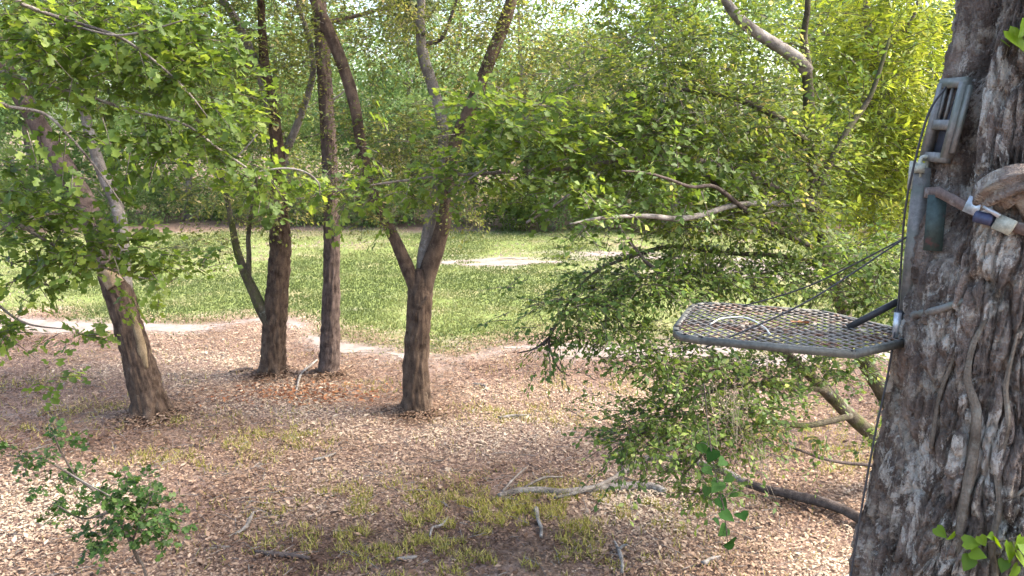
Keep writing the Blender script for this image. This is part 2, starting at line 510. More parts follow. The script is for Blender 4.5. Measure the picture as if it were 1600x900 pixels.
def sprays(C, D, N, L, K, size, jit=0.15, var=None, flat=0.35):
    """leaf positions / directions / normals on twigs that start at C and run along D"""
    S = len(C)
    D = unit(D)
    side = unit(np.cross(N, D))
    N = np.cross(D, side)
    L = np.broadcast_to(np.asarray(L, float), (S,))
    t = (np.arange(K) + 0.6) / K
    t = t[None, :] + rng.normal(0, 0.06, (S, K))
    sg = np.where(np.arange(K) % 2 == 0, 1.0, -1.0)[None, :] * np.ones((S, 1))
    pos = C[:, None] + D[:, None] * (t * L[:, None])[..., None] - np.array((0, 0, 1.0)) * (t ** 2 * L[:, None] * 0.18)[..., None]
    pos = pos + rng.normal(0, 1, (S, K, 3)) * (jit * L[:, None, None])
    ld = D[:, None] * (0.55 + 0.4 * t[..., None]) + side[:, None] * (sg * (1.05 - 0.5 * t))[..., None] + rng.normal(0, 0.35, (S, K, 3)) + np.array((0, 0, -0.25))
    ln = N[:, None] + rng.normal(0, flat, (S, K, 3))
    sz = size * rng.uniform(0.5, 1.4, (S, K))
    base = rng.random(S) if var is None else var
    at = np.clip(base[:, None] * 0.75 + rng.normal(0.12, 0.17, (S, K)), 0, 1)
    return pos.reshape(-1, 3), ld.reshape(-1, 3), ln.reshape(-1, 3), sz.ravel(), at.ravel()

def twig_tubes(mb, C, D, L, r=0.004, r2=0.0015):
    """thin three-sided twigs, vectorised"""
    S = len(C)
    D = unit(D)
    L = np.broadcast_to(np.asarray(L, float), (S,))
    a = unit(np.cross(D, np.array((0.3, 0.5, 0.8))))
    b = np.cross(D, a)
    V = []
    for j, (t, rr) in enumerate(((0, r), (0.5, (r + r2) / 2), (1, r2))):
        c = C + D * (t * L)[:, None] - np.array((0, 0, 1.0)) * (t * t * L * 0.18)[:, None]
        rr = np.broadcast_to(np.asarray(rr, float), (S,))[:, None]
        for q in range(3):
            V.append(c + rr * (math.cos(q * 2.094) * a + math.sin(q * 2.094) * b))
    V = np.stack(V, 1)
    F = []
    for j in range(2):
        for q in range(3):
            F.append((j * 3 + q, j * 3 + (q + 1) % 3, j * 3 + 3 + (q + 1) % 3, j * 3 + 3 + q))
    f = (np.arange(S) * 9)[:, None, None] + np.array(F)[None]
    mb.add(V.reshape(-1, 3), f.reshape(-1, 4))

def clump_sprays(clumps, density=1.0):
    """clumps: (centre, (rx, ry, rz), count) -> spray starts, directions, normals; outward, drooping"""
    C, D, N, V = [], [], [], []
    for c, rad, n in clumps:
        n = max(1, int(n * density))
        u = unit(rng.normal(0, 1, (n, 3)))
        rr = rng.random(n) ** 0.45
        rr = rr * (0.75 + 0.5 * fbm(u * 1.7 + np.asarray(c) * 1.3, 2))
        C.append(np.asarray(c) + u * rr[:, None] * np.asarray(rad))
        d = u * 0.8 + rng.normal(0, 0.55, (n, 3))
        d[:, 2] *= 0.45
        D.append(d)
        nn = rng.normal(0, 0.35, (n, 3)) + np.array((0, 0, 1.0)) + u * 0.3
        N.append(nn)
        V.append(np.clip(rng.normal(rng.uniform(0.35, 0.6), 0.22, n), 0, 1))
    return np.concatenate(C), np.concatenate(D), np.concatenate(N), np.concatenate(V)

def crown(parent, clumps, mat, L, K, size, kind='oval', name='crown', twigs=None, density=1.0, jit=0.15, tr=0.004, extra=None):
    C, D, N, V = clump_sprays(clumps, density)
    if extra is not None:
        C = np.vstack([C, extra[0]]); D = np.vstack([D, extra[1]]); N = np.vstack([N, extra[2]]); V = np.concatenate([V, rng.random(len(extra[0]))])
    Ls = L * rng.uniform(0.6, 1.3, len(C))
    mb = MB()
    leaves(mb, *sprays(C, D, N, Ls, K, size, jit, V)[:4], kind, None) if False else None
    p, d, n, s, a = sprays(C, D, N, Ls, K, size, jit, V)
    leaves(mb, p, d, n, s, kind, a)
    o = mb.build(name, mat, parent)
    if twigs:
        tb = MB()
        twig_tubes(tb, C, D, Ls, tr, tr * 0.4)
        tb.build('twigs', twigs, parent)["kind"] = "stuff"
    return o

def branch_sprays(c, r, n, spread=0.5, up=0.15, t0=0.15, t1=1.0, rise=0.0):
    """spray starts around a limb centre line"""
    k = rng.uniform(t0, t1, n) * (len(c) - 1)
    i = np.minimum(k.astype(int), len(c) - 2)
    f = (k - i)[:, None]
    p = c[i] * (1 - f) + c[i + 1] * f
    tan = unit(c[i + 1] - c[i])
    rd = rng.normal(0, 1, (n, 3)); rd[:, 2] *= 0.5
    rd = unit(rd - tan * (rd * tan).sum(1, keepdims=True))
    p = p + rd * (np.abs(rng.normal(0, spread, n)))[:, None] + np.array((0, 0, rise))
    d = tan * 0.6 + rd + np.array((0, 0, up - 0.2)) + rng.normal(0, 0.25, (n, 3))
    nn = np.array((0, 0, 1.0)) + rng.normal(0, 0.3, (n, 3))
    return p, d, nn

# ------------------------------------------------------------------ the ground
def field_edge(x):
    """ground distance at which the leaf litter gives way to the field"""
    return 12.9 + 1.6 * sstep(-2.2, -4.6, x) + 0.35 * np.sin(x * 1.1) + 0.2 * np.sin(x * 2.7 + 1) - 0.25 * sstep(1, 3, x)

def field_mask(x, y):
    q = np.stack([x * 0.9, y * 0.9, np.zeros_like(x)], -1)
    n = (fbm(q, 4) - 0.5) * 2.2
    e = field_edge(x)
    return sstep(-0.9, 1.3, y - e + n) * (1 - sstep(26.0, 29.0, y + n + 0.06 * np.abs(x)))

def height(x, y):
    q = np.stack([x, y, np.full_like(x, 0.5)], -1)
    w = 1 - sstep(30, 60, np.hypot(x, y))
    return w * ((fbm(q * 0.35, 3) - 0.5) * 0.14 + (fbm(q * 2.1 + 5, 2) - 0.5) * 0.035)

xs = np.concatenate([-np.geomspace(900, 18, 26), np.arange(-17.5, 17.6, 0.14), np.geomspace(18, 900, 26)])
ys = np.concatenate([np.linspace(-60, 0, 10), np.arange(0.6, 3.5, 0.5), np.arange(3.6, 20, 0.12), np.arange(20.2, 34, 0.3), np.geomspace(35, 1500, 30)])
X, Y = np.meshgrid(xs, ys, indexing='ij')
Zg = height(X, Y)
gi = np.arange(X.size).reshape(X.shape)
gf = np.stack([gi[:-1, :-1], gi[1:, :-1], gi[1:, 1:], gi[:-1, 1:]], -1).reshape(-1, 4)
gm = MB().add(np.stack([X, Y, Zg], -1).reshape(-1, 3), gf)
ground = gm.build('ground', M['ground'], None, True)
fa = ground.data.attributes.new("field", 'FLOAT', 'POINT')
fa.data.foreach_set("value", field_mask(X, Y).ravel())
tag(ground, 'woodland ground of leaf litter and a grassy clearing', kind='structure')

def gz(x, y):
    return height(np.asarray(x, float), np.asarray(y, float))

# (sand strength on the ground is added below)
# pale sand worn bare where the litter meets the grass, and in the field
def sand_mask(x, y):
    q = np.stack([x * 1.0, y * 2.2, np.full_like(x, 3.0)], -1)
    n = fbm(q, 5)
    e = field_edge(x) - 0.45
    band = np.exp(-((y - e) / 0.36) ** 2) * (0.72 + 0.22 * sstep(0.5, 2.5, x) + 0.28 * sstep(-5.0, -7.0, x))
    c = G(790, 408)
    b2 = np.exp(-(((x - c[0]) / 2.2) ** 2 + ((y - c[1]) / 1.1) ** 2)) * 0.85
    c = G(930, 400)
    b3 = np.exp(-(((x - c[0] - .6) / 2.6) ** 2 + ((y - c[1]) / 1.4) ** 2)) * 0.8
    c = G(60, 512)
    b4 = np.exp(-(((x - c[0]) / 1.6) ** 2 + ((y - c[1]) / 0.45) ** 2)) * 0.9
    c = G(1190, 418)
    b5 = np.exp(-(((x - c[0]) / 3.0) ** 2 + ((y - c[1]) / 2.0) ** 2)) * 0.9
    c = G(960, 548)
    b6 = np.exp(-(((x - c[0] - .8) / 2.2) ** 2 + ((y - c[1]) / 0.7) ** 2)) * 0.95
    m = np.maximum.reduce([band, b2, b3, b4, b5, b6])
    return m + (n - 0.5) * 1.4

sa_ = ground.data.attributes.new("sand", 'FLOAT', 'POINT')
sa_.data.foreach_set("value", sstep(.15, .62, sand_mask(X, Y)).ravel())
sx = np.arange(-13, 16, 0.07); sy = np.arange(10.5, 27, 0.055)
SX, SY = np.meshgrid(sx, sy, indexing='ij')
sm = sand_mask(SX, SY) > 0.66
cell = sm[:-1, :-1] & sm[1:, 1:]
si = np.arange(SX.size).reshape(SX.shape)
sf = np.stack([si[:-1, :-1], si[1:, :-1], si[1:, 1:], si[:-1, 1:]], -1)[cell]
used = np.unique(sf)
remap = np.full(SX.size, -1); remap[used] = np.arange(len(used))
sv = np.stack([SX, SY, gz(SX, SY) + 0.008], -1).reshape(-1, 3)[used]
sand = MB().add(sv, remap[sf]).build('sandy_path', M['sand'], None, True)
tag(sand, 'pale bare sand worn along the edge of the grassy field', kind='structure')

# dry leaves
def scatter(n, x0, x1, y0, y1):
    return rng.uniform(x0, x1, n), rng.uniform(y0, y1, n)

def lay_litter(name, mat, x, y, size, label, zoff=0.01, attr=None):
    n = len(x)
    pos = np.stack([x, y, gz(x, y) + zoff + rng.random(n) * 0.025], -1)
    th = rng.uniform(0, 6.283, n)
    d = np.stack([np.cos(th), np.sin(th), rng.normal(0, 0.2, n)], -1)
    nn = np.stack([rng.normal(0, 0.28, n), rng.normal(0, 0.28, n), np.ones(n)], -1)
    mb = MB()
    leaves(mb, pos, d, nn, size * rng.uniform(0.55, 1.3, n), 'curl', attr)
    o = mb.build(name, mat)
    return tag(o, label, 'leaf litter', kind='stuff')

n = 430000
yy = 4.6 + (15.5 - 4.6) * rng.random(n) ** 1.15
xx = rng.uniform(-1, 1, n) * (2.5 + yy * 0.78)
keep = (field_mask(xx, yy) < rng.random(n) * 0.9 + 0.02) & (sand_mask(xx, yy) < .2 + .7 * rng.random(n))
xx, yy = xx[keep], yy[keep]
big = fbm(np.stack([xx * 0.7, yy * 0.7, np.zeros_like(xx)], -1), 3)
thin = fbm(np.stack([xx * 1.6, yy * 1.6, np.full_like(xx, 2.0)], -1), 4)
keep = rng.random(len(xx)) < 1.2 - .62 * sstep(.50, .66, thin)          # thinner where soil shows
xx, yy, big = xx[keep], yy[keep], big[keep]
tone = np.clip(rng.normal(0.54, 0.2, len(xx)) + (big - 0.5) * 1.7, 0, 1)
lay_litter('leaf_litter', M['litter'], xx, yy, 0.034 * (1 + .9 * (rng.random(len(xx)) > .93)), 'dense carpet of dry pinkish brown oak leaves under the trees', attr=tone)
hx, hy, hz = [], [], []
for (px_, py_, r_) in ((238, 652, .22), (427, 585, .19), (514, 585, .14), (652, 645, .18)):
    c_ = G(px_, py_)
    m_ = 1500
    a_ = rng.uniform(0, 6.283, m_); q_ = r_ + np.abs(rng.normal(0, .17, m_))
    hx.append(c_[0] + np.cos(a_) * q_); hy.append(c_[1] + np.sin(a_) * q_); hz.append(.07 * np.exp(-(q_ - r_) / .12))
hx, hy, hz = np.concatenate(hx), np.concatenate(hy), np.concatenate(hz)
lay_litter('leaf_litter', M['litter'], hx, hy, .045, 'dry brown leaves drifted against the feet of the four trunks', zoff=.012 + hz, attr=np.clip(rng.normal(.34, .18, len(hx)), 0, 1))  # leaf tone lowered here to paint in the shading round the trunk feet
c0 = G(470, 618)
n = 900
x = c0[0] + rng.normal(0, 0.62, n); y = c0[1] + rng.normal(0, 0.26, n)
lay_litter('leaf_litter', M['litter_rust'], x, y, 0.06, 'rust red pine straw and leaves strewn in front of the pine trunk', zoff=0.022)

n = 2600
x = rng.uniform(-7.5, 7.5, n); y = rng.uniform(5, 13, n)
th = rng.uniform(0, 6.283, n)
tb = MB()
twig_tubes(tb, np.stack([x, y, gz(x, y) + .035], -1), np.stack([np.cos(th), np.sin(th), rng.normal(.08, .06, n)], -1), rng.uniform(.06, .32, n), .004, .0018)
tag(tb.build('twig_litter', M['dead_wood']), 'small dry twigs scattered among the fallen leaves', 'twigs', kind='stuff')

# grass
def blades(mb, x, y, h, w, lean=0.5, attr=None):
    n = len(x)
    z = gz(x, y)
    th = rng.uniform(0, 6.283, n)
    ph = rng.uniform(0, 6.283, n)
    b = np.stack([x, y, z], -1)
    s = np.stack([np.cos(th), np.sin(th), np.zeros(n)], -1) * (w * rng.uniform(0.6, 1.3, n))[:, None]
    tip = b + np.stack([np.cos(ph), np.sin(ph), np.zeros(n)], -1) * (lean * h * rng.random(n))[:, None] + np.array((0, 0, 1.0)) * (h * rng.uniform(0.5, 1.2, n))[:, None]
    V = np.stack([b - s, b + s, tip], 1).reshape(-1, 3)
    F = np.arange(3 * n).reshape(-1, 3)
    mb.add(V, F, rng.random(n) if attr is None else attr)

n = 300000
yy = 11.5 + (29 - 11.5) * rng.random(n) ** 1.3
xx = rng.uniform(-1, 1, n) * (2.0 + yy * 0.72)
patch = fbm(np.stack([xx * 0.55, yy * 0.55, np.full_like(xx, 9.0)], -1), 4)
keep = (field_mask(xx, yy) > rng.random(n)) & (sand_mask(xx, yy) < 0.3 + 0.45 * rng.random(n)) & (rng.random(n) < 0.3 + 1.2 * sstep(0.36, 0.56, patch))
xx, yy, patch = xx[keep], yy[keep], patch[keep]
mb = MB()
tone = np.clip(rng.normal(0.36, 0.14, len(xx)) + (0.5 - patch) * 2.3, 0, 1)
blades(mb, xx, yy, 0.05, 0.006 + 0.0007 * yy, 0.9, tone)
tag(mb.build('grass', M['grass']), 'short green grass covering the open field behind the trees', 'grass', kind='stuff')

# sparse yellow-green tufts among the dry leaves
tufts = [(560, 800, .5, 1), (800, 830, .75, 1.3), (700, 800, .6, 1), (600, 850, .5, 1), (860, 790, .5, 1), (910, 800, .5, 1), (390, 705, .4, .6), (310, 722, .25, .5), (215, 720, .22, .6),
         (425, 680, .35, .6), (250, 665, .25, .6), (470, 690, .3, .4), (820, 645, .4, .5), (760, 645, .35, .4), (590, 605, .25, .4), (830, 870, .55, 1), (700, 870, .6, .8), (1000, 800, .5, .6),
         (480, 830, .6, .6), (120, 640, .4, .4), (50, 600, .4, .4), (60, 680, .4, .35), (900, 660, .4, .3), (1280, 700, .5, .8), (1230, 660, .5, .6), (1340, 730, .4, .6), (980, 600, .5, .4), (520, 780, .4, .5), (380, 650, .3, .25), (880, 610, .5, .3)]
mb = MB()
for px, py, rad, dens in tufts:
    c = G(px, py)
    m = int(3400 * rad * dens)
    x = c[0] + rng.normal(0, rad, m); y = c[1] + rng.normal(0, rad * 0.6, m)
    k = fbm(np.stack([x * 7, y * 7, np.zeros_like(x)], -1), 3) > 0.53
    blades(mb, x[k], y[k], 0.075, 0.006, 1.1)
x, y = scatter(9000, -7, 7, 5, 13)
k = fbm(np.stack([x * 2.2, y * 2.2, np.full_like(x, 4.0)], -1), 4) > 0.56
blades(mb, x[k], y[k], 0.07, 0.005, 0.8)
tag(mb.build('grass', M['grass_dry']), 'thin yellow green grass tufts poking through the dry leaves', 'grass', kind='stuff')

# ------------------------------------------------------------------ the four trees at the field edge
def wtube(mb, path, Y, widths, n, sides, y1=None, **kw):
    """limb from photo-traced pixels: path px points, Y distance (to y1 at the end), widths in px"""
    k = len(path)
    ysq = np.linspace(Y, Y if y1 is None else y1, k)
    pts = [P(a, b, q) for (a, b), q in zip(path, ysq)]
    w = np.interp(np.linspace(0, 1, k), np.linspace(0, 1, len(widths)), widths)
    rad = [w_ / 2 * mpp(a, b, q) for w_, (a, b), q in zip(w, path, ysq)]
    return tube(mb, pts, rad, n, sides, **kw)

def flare(mb, base, r, n=6, length=0.35, seed=0):
    """root buttresses spreading at the foot of a trunk"""
    for k in range(n):
        a = 2 * math.pi * (k + 0.35 * math.sin(seed + k * 2.1)) / n
        d = np.array((math.cos(a), math.sin(a), 0))
        L = length * (0.7 + 0.5 * abs(math.sin(seed * 3 + k)))
        tube(mb, [base + d * r * 0.35 + (0, 0, 0.34), base + d * r * 0.78 + (0, 0, 0.12), base + d * (r + L * 0.3) + (0, 0, 0.0), base + d * (r + L * .7) + (0, 0, -0.06)], [r * 0.42, r * 0.36, r * 0.2, r * 0.08], 8, 8, rough=0.15, freq=4)

def to_ground(p):
    q = np.array(p); q[2] = float(gz(q[0], q[1])); return q

def add_limb(t, path, Y, widths, n, mat, sides=12, y1=None, name='limb', **kw):
    mb = MB()
    kw.setdefault('rough', 0.10)
    c, r = wtube(mb, path, Y, widths, n, sides, y1, **kw)
    mb.build(name, mat, t, True)
    return c, r

EXTRA = []
# --- leaning oak on the left
b = to_ground(G(238, 652)); Y1 = b[1]
t = thing('oak_tree', b, 'thick oak trunk leaning left with a broken stub and a sunlit patch put in as pale wood', 'tree', 'trees at the edge of the field')
mb = MB()
wtube(mb, [(238, 675), (234, 640), (226, 600), (213, 550), (198, 500), (184, 455), (172, 425)], Y1, [64, 54, 48, 43, 40, 42, 38], 140, 72, ridge=0.19, ridges=24, knob=0.05)
flare(mb, b, 0.21, 6, 0.28, 1.2)
mb.build('trunk', M['oak_bark'], t, True)
l1 = add_limb(t, [(204, 520), (188, 465), (164, 402), (138, 330), (108, 275), (72, 215), (36, 155), (5, 105), (-40, 30), (-90, -90)], Y1, [30, 37, 35, 31, 28, 27, 26, 22], 70, M['pine_bark'], 20, ridge=0.07, ridges=12)
l2 = add_limb(t, [(196, 492), (194, 450), (192, 400), (188, 345), (176, 305), (158, 265), (142, 215), (132, 170), (122, 90), (112, -30), (100, -120)], Y1 - 0.03, [20, 26, 20, 17, 17, 16, 14, 11, 8], 60, M['pale_bark'], 14, y1=Y1 + .5, ridge=.1)
mb = MB()
wtube(mb, [(182, 446), (170, 430), (160, 418)], Y1 - 0.08, [30, 28, 22], 14, 18, rough=0.35, freq=4)
mb.build('broken_stub', M['bare_wood_lit_bark'], t, True)
def blister(mb, path, Y, widths):
    wtube(mb, path, Y, widths, 10, 12, rough=0.2)
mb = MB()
wtube(mb, [(208, 492), (215, 520), (222, 548), (229, 575)], Y1 - 0.10, [6, 13, 15, 6], 24, 18, rough=0.25)  # sunlight on the bark, put in as a thin piece of warmer, paler colour
mb.build('lit_patch', M['bare_wood_lit_bark'], t, True)
Rm = lambda px, py, Y, r: (P(px, py, Y), r)
def cl(px, py, Y, rx, rz, n, ry=None):
    return (P(px, py, Y), (rx, ry or rx, rz), n)
crown(t, [cl(-30, 40, Y1, 1.3, .8, 260), cl(110, 30, Y1 + .3, 1.0, .7, 260), cl(200, 120, Y1 + .6, .8, .5, 140), cl(60, -120, Y1 + .4, 1.8, 1.2, 400), cl(230, 20, Y1 + 1, 1.1, .8, 260),
          cl(40, 280, Y1 + .5, .7, .4, 90), cl(250, -90, Y1 + 1, 1.6, 1.0, 300)], M['leaf_green'], 0.30, 11, 0.06, twigs=M['twig'])

# --- second oak with a low side stem
b = to_ground(G(427, 585)); Y2 = b[1]
t = thing('oak_tree', b, 'straight brown oak trunk with a thin forked side stem low on it', 'tree', 'trees at the edge of the field')
mb = MB()
wtube(mb, [(427, 605), (427, 580), (428, 540), (431, 480), (436, 420), (438, 370), (434, 300), (433, 230), (424, 160), (413, 95), (408, 10), (404, -120)], Y2, [52, 40, 36, 34, 33, 31, 24, 20, 17, 14, 11, 8], 200, 64, ridge=0.19, ridges=24, knob=0.04)
flare(mb, b, 0.18, 6, 0.25, 2.2)
mb.build('trunk', M['oak_bark'], t, True)
add_limb(t, [(421, 505), (408, 482), (396, 455), (382, 425), (370, 390), (362, 350), (350, 290), (325, 220), (300, 170)], Y2 - 0.05, [20, 19, 17, 14, 12, 10, 8, 6, 4], 40, M['moss_bark'])
add_limb(t, [(388, 438), (389, 400), (388, 370), (393, 330), (402, 270)], Y2 - 0.05, [9, 8, 7, 6, 4], 24, M['moss_bark'], 8)
add_limb(t, [(428, 190), (408, 120), (385, 65), (362, 20), (335, -15), (280, -80)], Y2, [17, 14, 13, 12, 10, 8], 30, M['pale_bark'])
add_limb(t, [(436, 260), (470, 180), (490, 100), (470, 20), (440, -80)], Y2 + .1, [14, 11, 9, 8, 6], 30, M['pale_bark'])
crown(t, [cl(380, 60, Y2 + .3, 1.2, .8, 300), cl(330, 160, Y2 + .2, .9, .6, 200), cl(430, 130, Y2 - .2, .8, .5, 130), cl(350, -80, Y2, 1.8, 1.0, 400), cl(450, 30, Y2 + .6, 1.0, .7, 220),
          cl(420, 240, Y2 + .4, .8, .45, 110), cl(340, 300, Y2, .8, .35, 110), cl(440, 320, Y2 - .3, .6, .28, 90), cl(310, 385, Y2 - .2, .55, .2, 50)], M['leaf_olive'], 0.30, 11, 0.055, twigs=M['twig'])

# --- pine
b = to_ground(G(514, 585)); Y3 = b[1]
t = thing('pine_tree', b, 'slender straight pine trunk standing between the oak and the forked tree', 'tree', 'trees at the edge of the field')
mb = MB()
wtube(mb, [(514, 605), (514, 580), (516, 520), (518, 430), (518, 340), (515, 250), (509, 150), (502, 50), (497, -50), (492, -250)], Y3, [44, 32, 28, 25, 24, 23, 22, 21, 18, 12], 200, 48, ridge=0.19, ridges=20)
flare(mb, b, 0.13, 5, 0.14, 0.4)
mb.build('trunk', M['pine_bark'], t, True)
for (x0, y0, x1, y1_) in ((507, 100, 475, 75), (510, 160, 540, 140), (516, 290, 545, 275)):
    add_limb(t, [(x0, y0), ((x0 + x1) / 2, (y0 + y1_) / 2 + 3), (x1, y1_)], Y3, [6, 4, 2], 8, M['dead_wood'], 6, name='dead_branch')
top = P(492, -250, Y3)
for k in range(9):
    a = k * 2.4; z = top[2] - 0.28 * k
    mb = MB()
    tube(mb, [(top[0], top[1], z), (top[0] + math.cos(a) * 0.7, top[1] + math.sin(a) * 0.7, z + 0.2), (top[0] + math.cos(a) * 1.4, top[1] + math.sin(a) * 1.4, z + 0.5)], [0.035, 0.025, 0.01], 8, 6)
    mb.build('limb', M['pine_bark'], t, True)
crown(t, [((top[0] + math.cos(k * 2.4) * 1.2, top[1] + math.sin(k * 2.4) * 1.2, top[2] - 0.28 * k + 0.45), (.5, .5, .35), 60) for k in range(9)], M['needle'], 0.16, 16, 0.16, 'narrow', jit=0.05)

# --- forked oak
b = to_ground(G(652, 645)); Y4 = b[1]
t = thing('oak_tree', b, 'oak with a trunk that forks at head height, lit along its right edge', 'tree', 'trees at the edge of the field')
mb = MB()
wtube(mb, [(652, 670), (652, 640), (650, 600), (651, 550), (654, 500), (656, 460), (658, 420)], Y4, [64, 50, 41, 38, 37, 38, 16], 140, 64, ridge=0.17, ridges=22, knob=0.05)
flare(mb, b, 0.17, 6, 0.22, 3.3)
mb.build('trunk', M['oak_bark'], t, True)
add_limb(t, [(656, 490), (651, 455), (638, 422), (620, 380), (598, 335), (578, 285), (565, 230), (553, 160), (535, 100), (510, 40), (487, -10), (440, -120)], Y4, [22, 24, 22, 18, 16, 16, 17, 18, 19, 19, 16, 10], 90, M['oak_bark'], 18, ridge=0.05, ridges=10)
add_limb(t, [(655, 495), (661, 455), (672, 415), (686, 375), (696, 335), (702, 280), (712, 220), (738, 160), (765, 95), (790, 30), (812, -50), (830, -130)], Y4, [22, 29, 28, 24, 21, 20, 19, 19, 20, 20, 14, 9], 90, M['oak_bark'], 18, y1=Y4 + .2, ridge=0.05, ridges=10)
add_limb(t, [(658, 440), (663, 395), (674, 335), (688, 270), (692, 200), (678, 140), (662, 90), (657, 40), (662, -60)], Y4 + 0.1, [20, 20, 18, 17, 17, 18, 18, 15, 10], 60, M['pale_bark'], 14, y1=Y4 + .4)
add_limb(t, [(664, 70), (690, 60), (705, 25), (720, -20)], Y4 + .35, [8, 6, 5, 3], 14, M['dark_wood'], 8)
add_limb(t, [(655, 480), (664, 470), (668, 462)], Y4 - .12, [10, 8, 5], 8, M['oak_bark'], 8, name='stub')
crown(t, [cl(600, 200, Y4 + .3, .75, .55, 190), cl(660, 230, Y4 - .1, .55, .35, 110), cl(620, 290, Y4 + .1, .6, .3, 110), cl(570, 330, Y4, .35, .2, 45), cl(720, 320, Y4, .45, .2, 60),
          cl(690, 40, Y4 + .6, 1.1, .6, 260), cl(820, 70, Y4 + .4, 1.1, .7, 330), cl(600, 40, Y4 + .5, 1.0, .6, 220), cl(560, -100, Y4, 1.6, .9, 350), cl(800, -110, Y4, 1.7, .9, 350), cl(790, 170, Y4 + .3, .6, .4, 120),
          cl(900, 130, Y4 + .7, .9, .6, 220), cl(530, 290, Y4 + .3, .4, .25, 50)], M['leaf_olive'], 0.27, 12, 0.048, twigs=M['twig'])

# ------------------------------------------------------------------ woods beyond the field
def far_tree(px, Y, h, spread, trunk_w, label, mat, lean=0.0, dens=1.0, low=0.25, name='woodland_tree', barkm='far_bark', leafsz=0.115, seed=0):
    lr = np.random.default_rng(100 + seed)
    base = P(px, 300, Y); base[2] = float(gz(base[0], base[1]))
    t = thing(name, base, label, 'tree', 'trees in the woods beyond the field')
    mb = MB()
    pts = [base + (lean * f * h + lr.normal(0, .07) * f * 3, lr.normal(0, .05) * f * 3, h * f * 0.82 - 0.1) for f in np.linspace(0, 1, 6)]
    c, r = tube(mb, pts, [trunk_w * 1.25, trunk_w, trunk_w * .85, trunk_w * .65, trunk_w * .45, trunk_w * .2], 26, 12, rough=0.08, freq=3)
    mb.build('trunk', M[barkm], t, True)
    clumps = []
    for k in range(9):
        f = lr.uniform(low, 0.9)
        a = k * 2.4 + lr.normal(0, .3)
        p0 = c[int(f * 25)]
        L = spread * lr.uniform(0.55, 1.0) * (1.15 - 0.5 * abs(f - 0.55))
        p2 = p0 + np.array((math.cos(a) * L, math.sin(a) * L * .8, L * lr.uniform(0.1, 0.5)))
        p1 = (p0 + p2) / 2 + (0, 0, -0.1 * L)
        lb = MB()
        tube(lb, [p0, p1, p2], [trunk_w * .4, trunk_w * .28, trunk_w * .1], 10, 6)
        lb.build('limb', M[barkm], t, True)
        clumps.append((p2, (L * .55, L * .55, L * .38), 150))
        clumps.append((p1, (L * .4, L * .4, L * .3), 70))
    clumps.append((c[-1], (spread * .5, spread * .5, spread * .5), 170))
    crown(t, clumps, mat, 0.7, 12, leafsz * 1.35, density=dens * .8, jit=0.16)
    return t

FT = [  # px, distance, height, spread, trunk radius, foliage, lean, low
    (-60, 34, 11, 4.0, .16, 'leaf_far', 0.05, .2), (60, 30, 10.5, 3.2, .12, 'leaf_far_dark', -.05, .2), (170, 38, 13, 4.2, .2, 'leaf_far', .02, .22), (290, 31, 10, 3.4, .12, 'leaf_far', .08, .3),
    (365, 42, 14, 4.5, .2, 'leaf_far_dark', 0, .15), (450, 33, 12, 3.6, .14, 'leaf_far', -.04, .2), (590, 40, 7.6, 3.2, .18, 'leaf_far', .03, .15), (640, 31, 10, 3.2, .11, 'leaf_far_dark', .02, .2),
    (740, 37, 13, 4.2, .16, 'leaf_far', -.06, .15), (830, 30.5, 11, 3.3, .14, 'leaf_far', -.05, .15), (940, 36, 7.8, 3.4, .18, 'leaf_far', .04, .15), (1030, 30, 11.5, 3.6, .12, 'leaf_far', 0, .15),
    (1130, 35, 13, 4.3, .16, 'leaf_far_dark', .03, .15), (1240, 31, 11.5, 3.8, .14, 'leaf_far', .02, .15), (1350, 34, 13, 4.2, .16, 'leaf_far', 0, .15), (1480, 31, 12, 4.0, .15, 'leaf_far_dark', 0, .15), (1640, 33, 12, 4.2, .15, 'leaf_far', 0, .15)]
ordn = ['first', 'second', 'third', 'fourth', 'fifth', 'sixth', 'seventh', 'eighth', 'ninth', 'tenth', 'eleventh', 'twelfth', 'thirteenth', 'fourteenth', 'fifteenth', 'sixteenth', 'seventeenth']
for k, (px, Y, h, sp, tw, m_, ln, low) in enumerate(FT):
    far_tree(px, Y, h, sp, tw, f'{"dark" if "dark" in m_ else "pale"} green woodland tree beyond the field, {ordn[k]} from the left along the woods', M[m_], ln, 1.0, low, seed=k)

# second, deeper rank of woods: one mass
def wood_mass():
    mb = MB()
    clumps = []
    for k in range(46):
        x = -52 + 104 * (k + rng.random()) / 46
        Y = rng.uniform(46, 58)
        top = 8.8 + 3.2 * rng.random()
        if min(abs(x / Y + .204), abs(x / Y - .112)) < .035: top = 5.5
        for j in range(5):
            z = 1.0 + (top - 1.0) * (j + 0.5) / 5
            clumps.append(((x + rng.normal(0, 1.2), Y + rng.normal(0, 1), z), (2.6, 2.0, 1.9), 75))
        clumps.append(((x, 40 + rng.normal(0, 1.5), .9), (1.6, 1.2, 1.1), 60))
        clumps.append(((x * 1.25 + rng.normal(0, 1), 64 + rng.normal(0, 1), 1.6 + 1.8 * rng.random()), (2.8, 1.2, 1.8), 45))
    C, D, N, V = clump_sprays(clumps)
    p, d, nn, s, a = sprays(C, D, N, 0.9 * rng.uniform(.6, 1.3, len(C)), 9, 0.24, 0.22, V)
    leaves(mb, p, d, nn, s, 'oval', a)
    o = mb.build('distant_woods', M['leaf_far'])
    tag(o, 'distant mass of hazy green woods filling the gaps behind the field', 'woods', kind='stuff')
wood_mass()

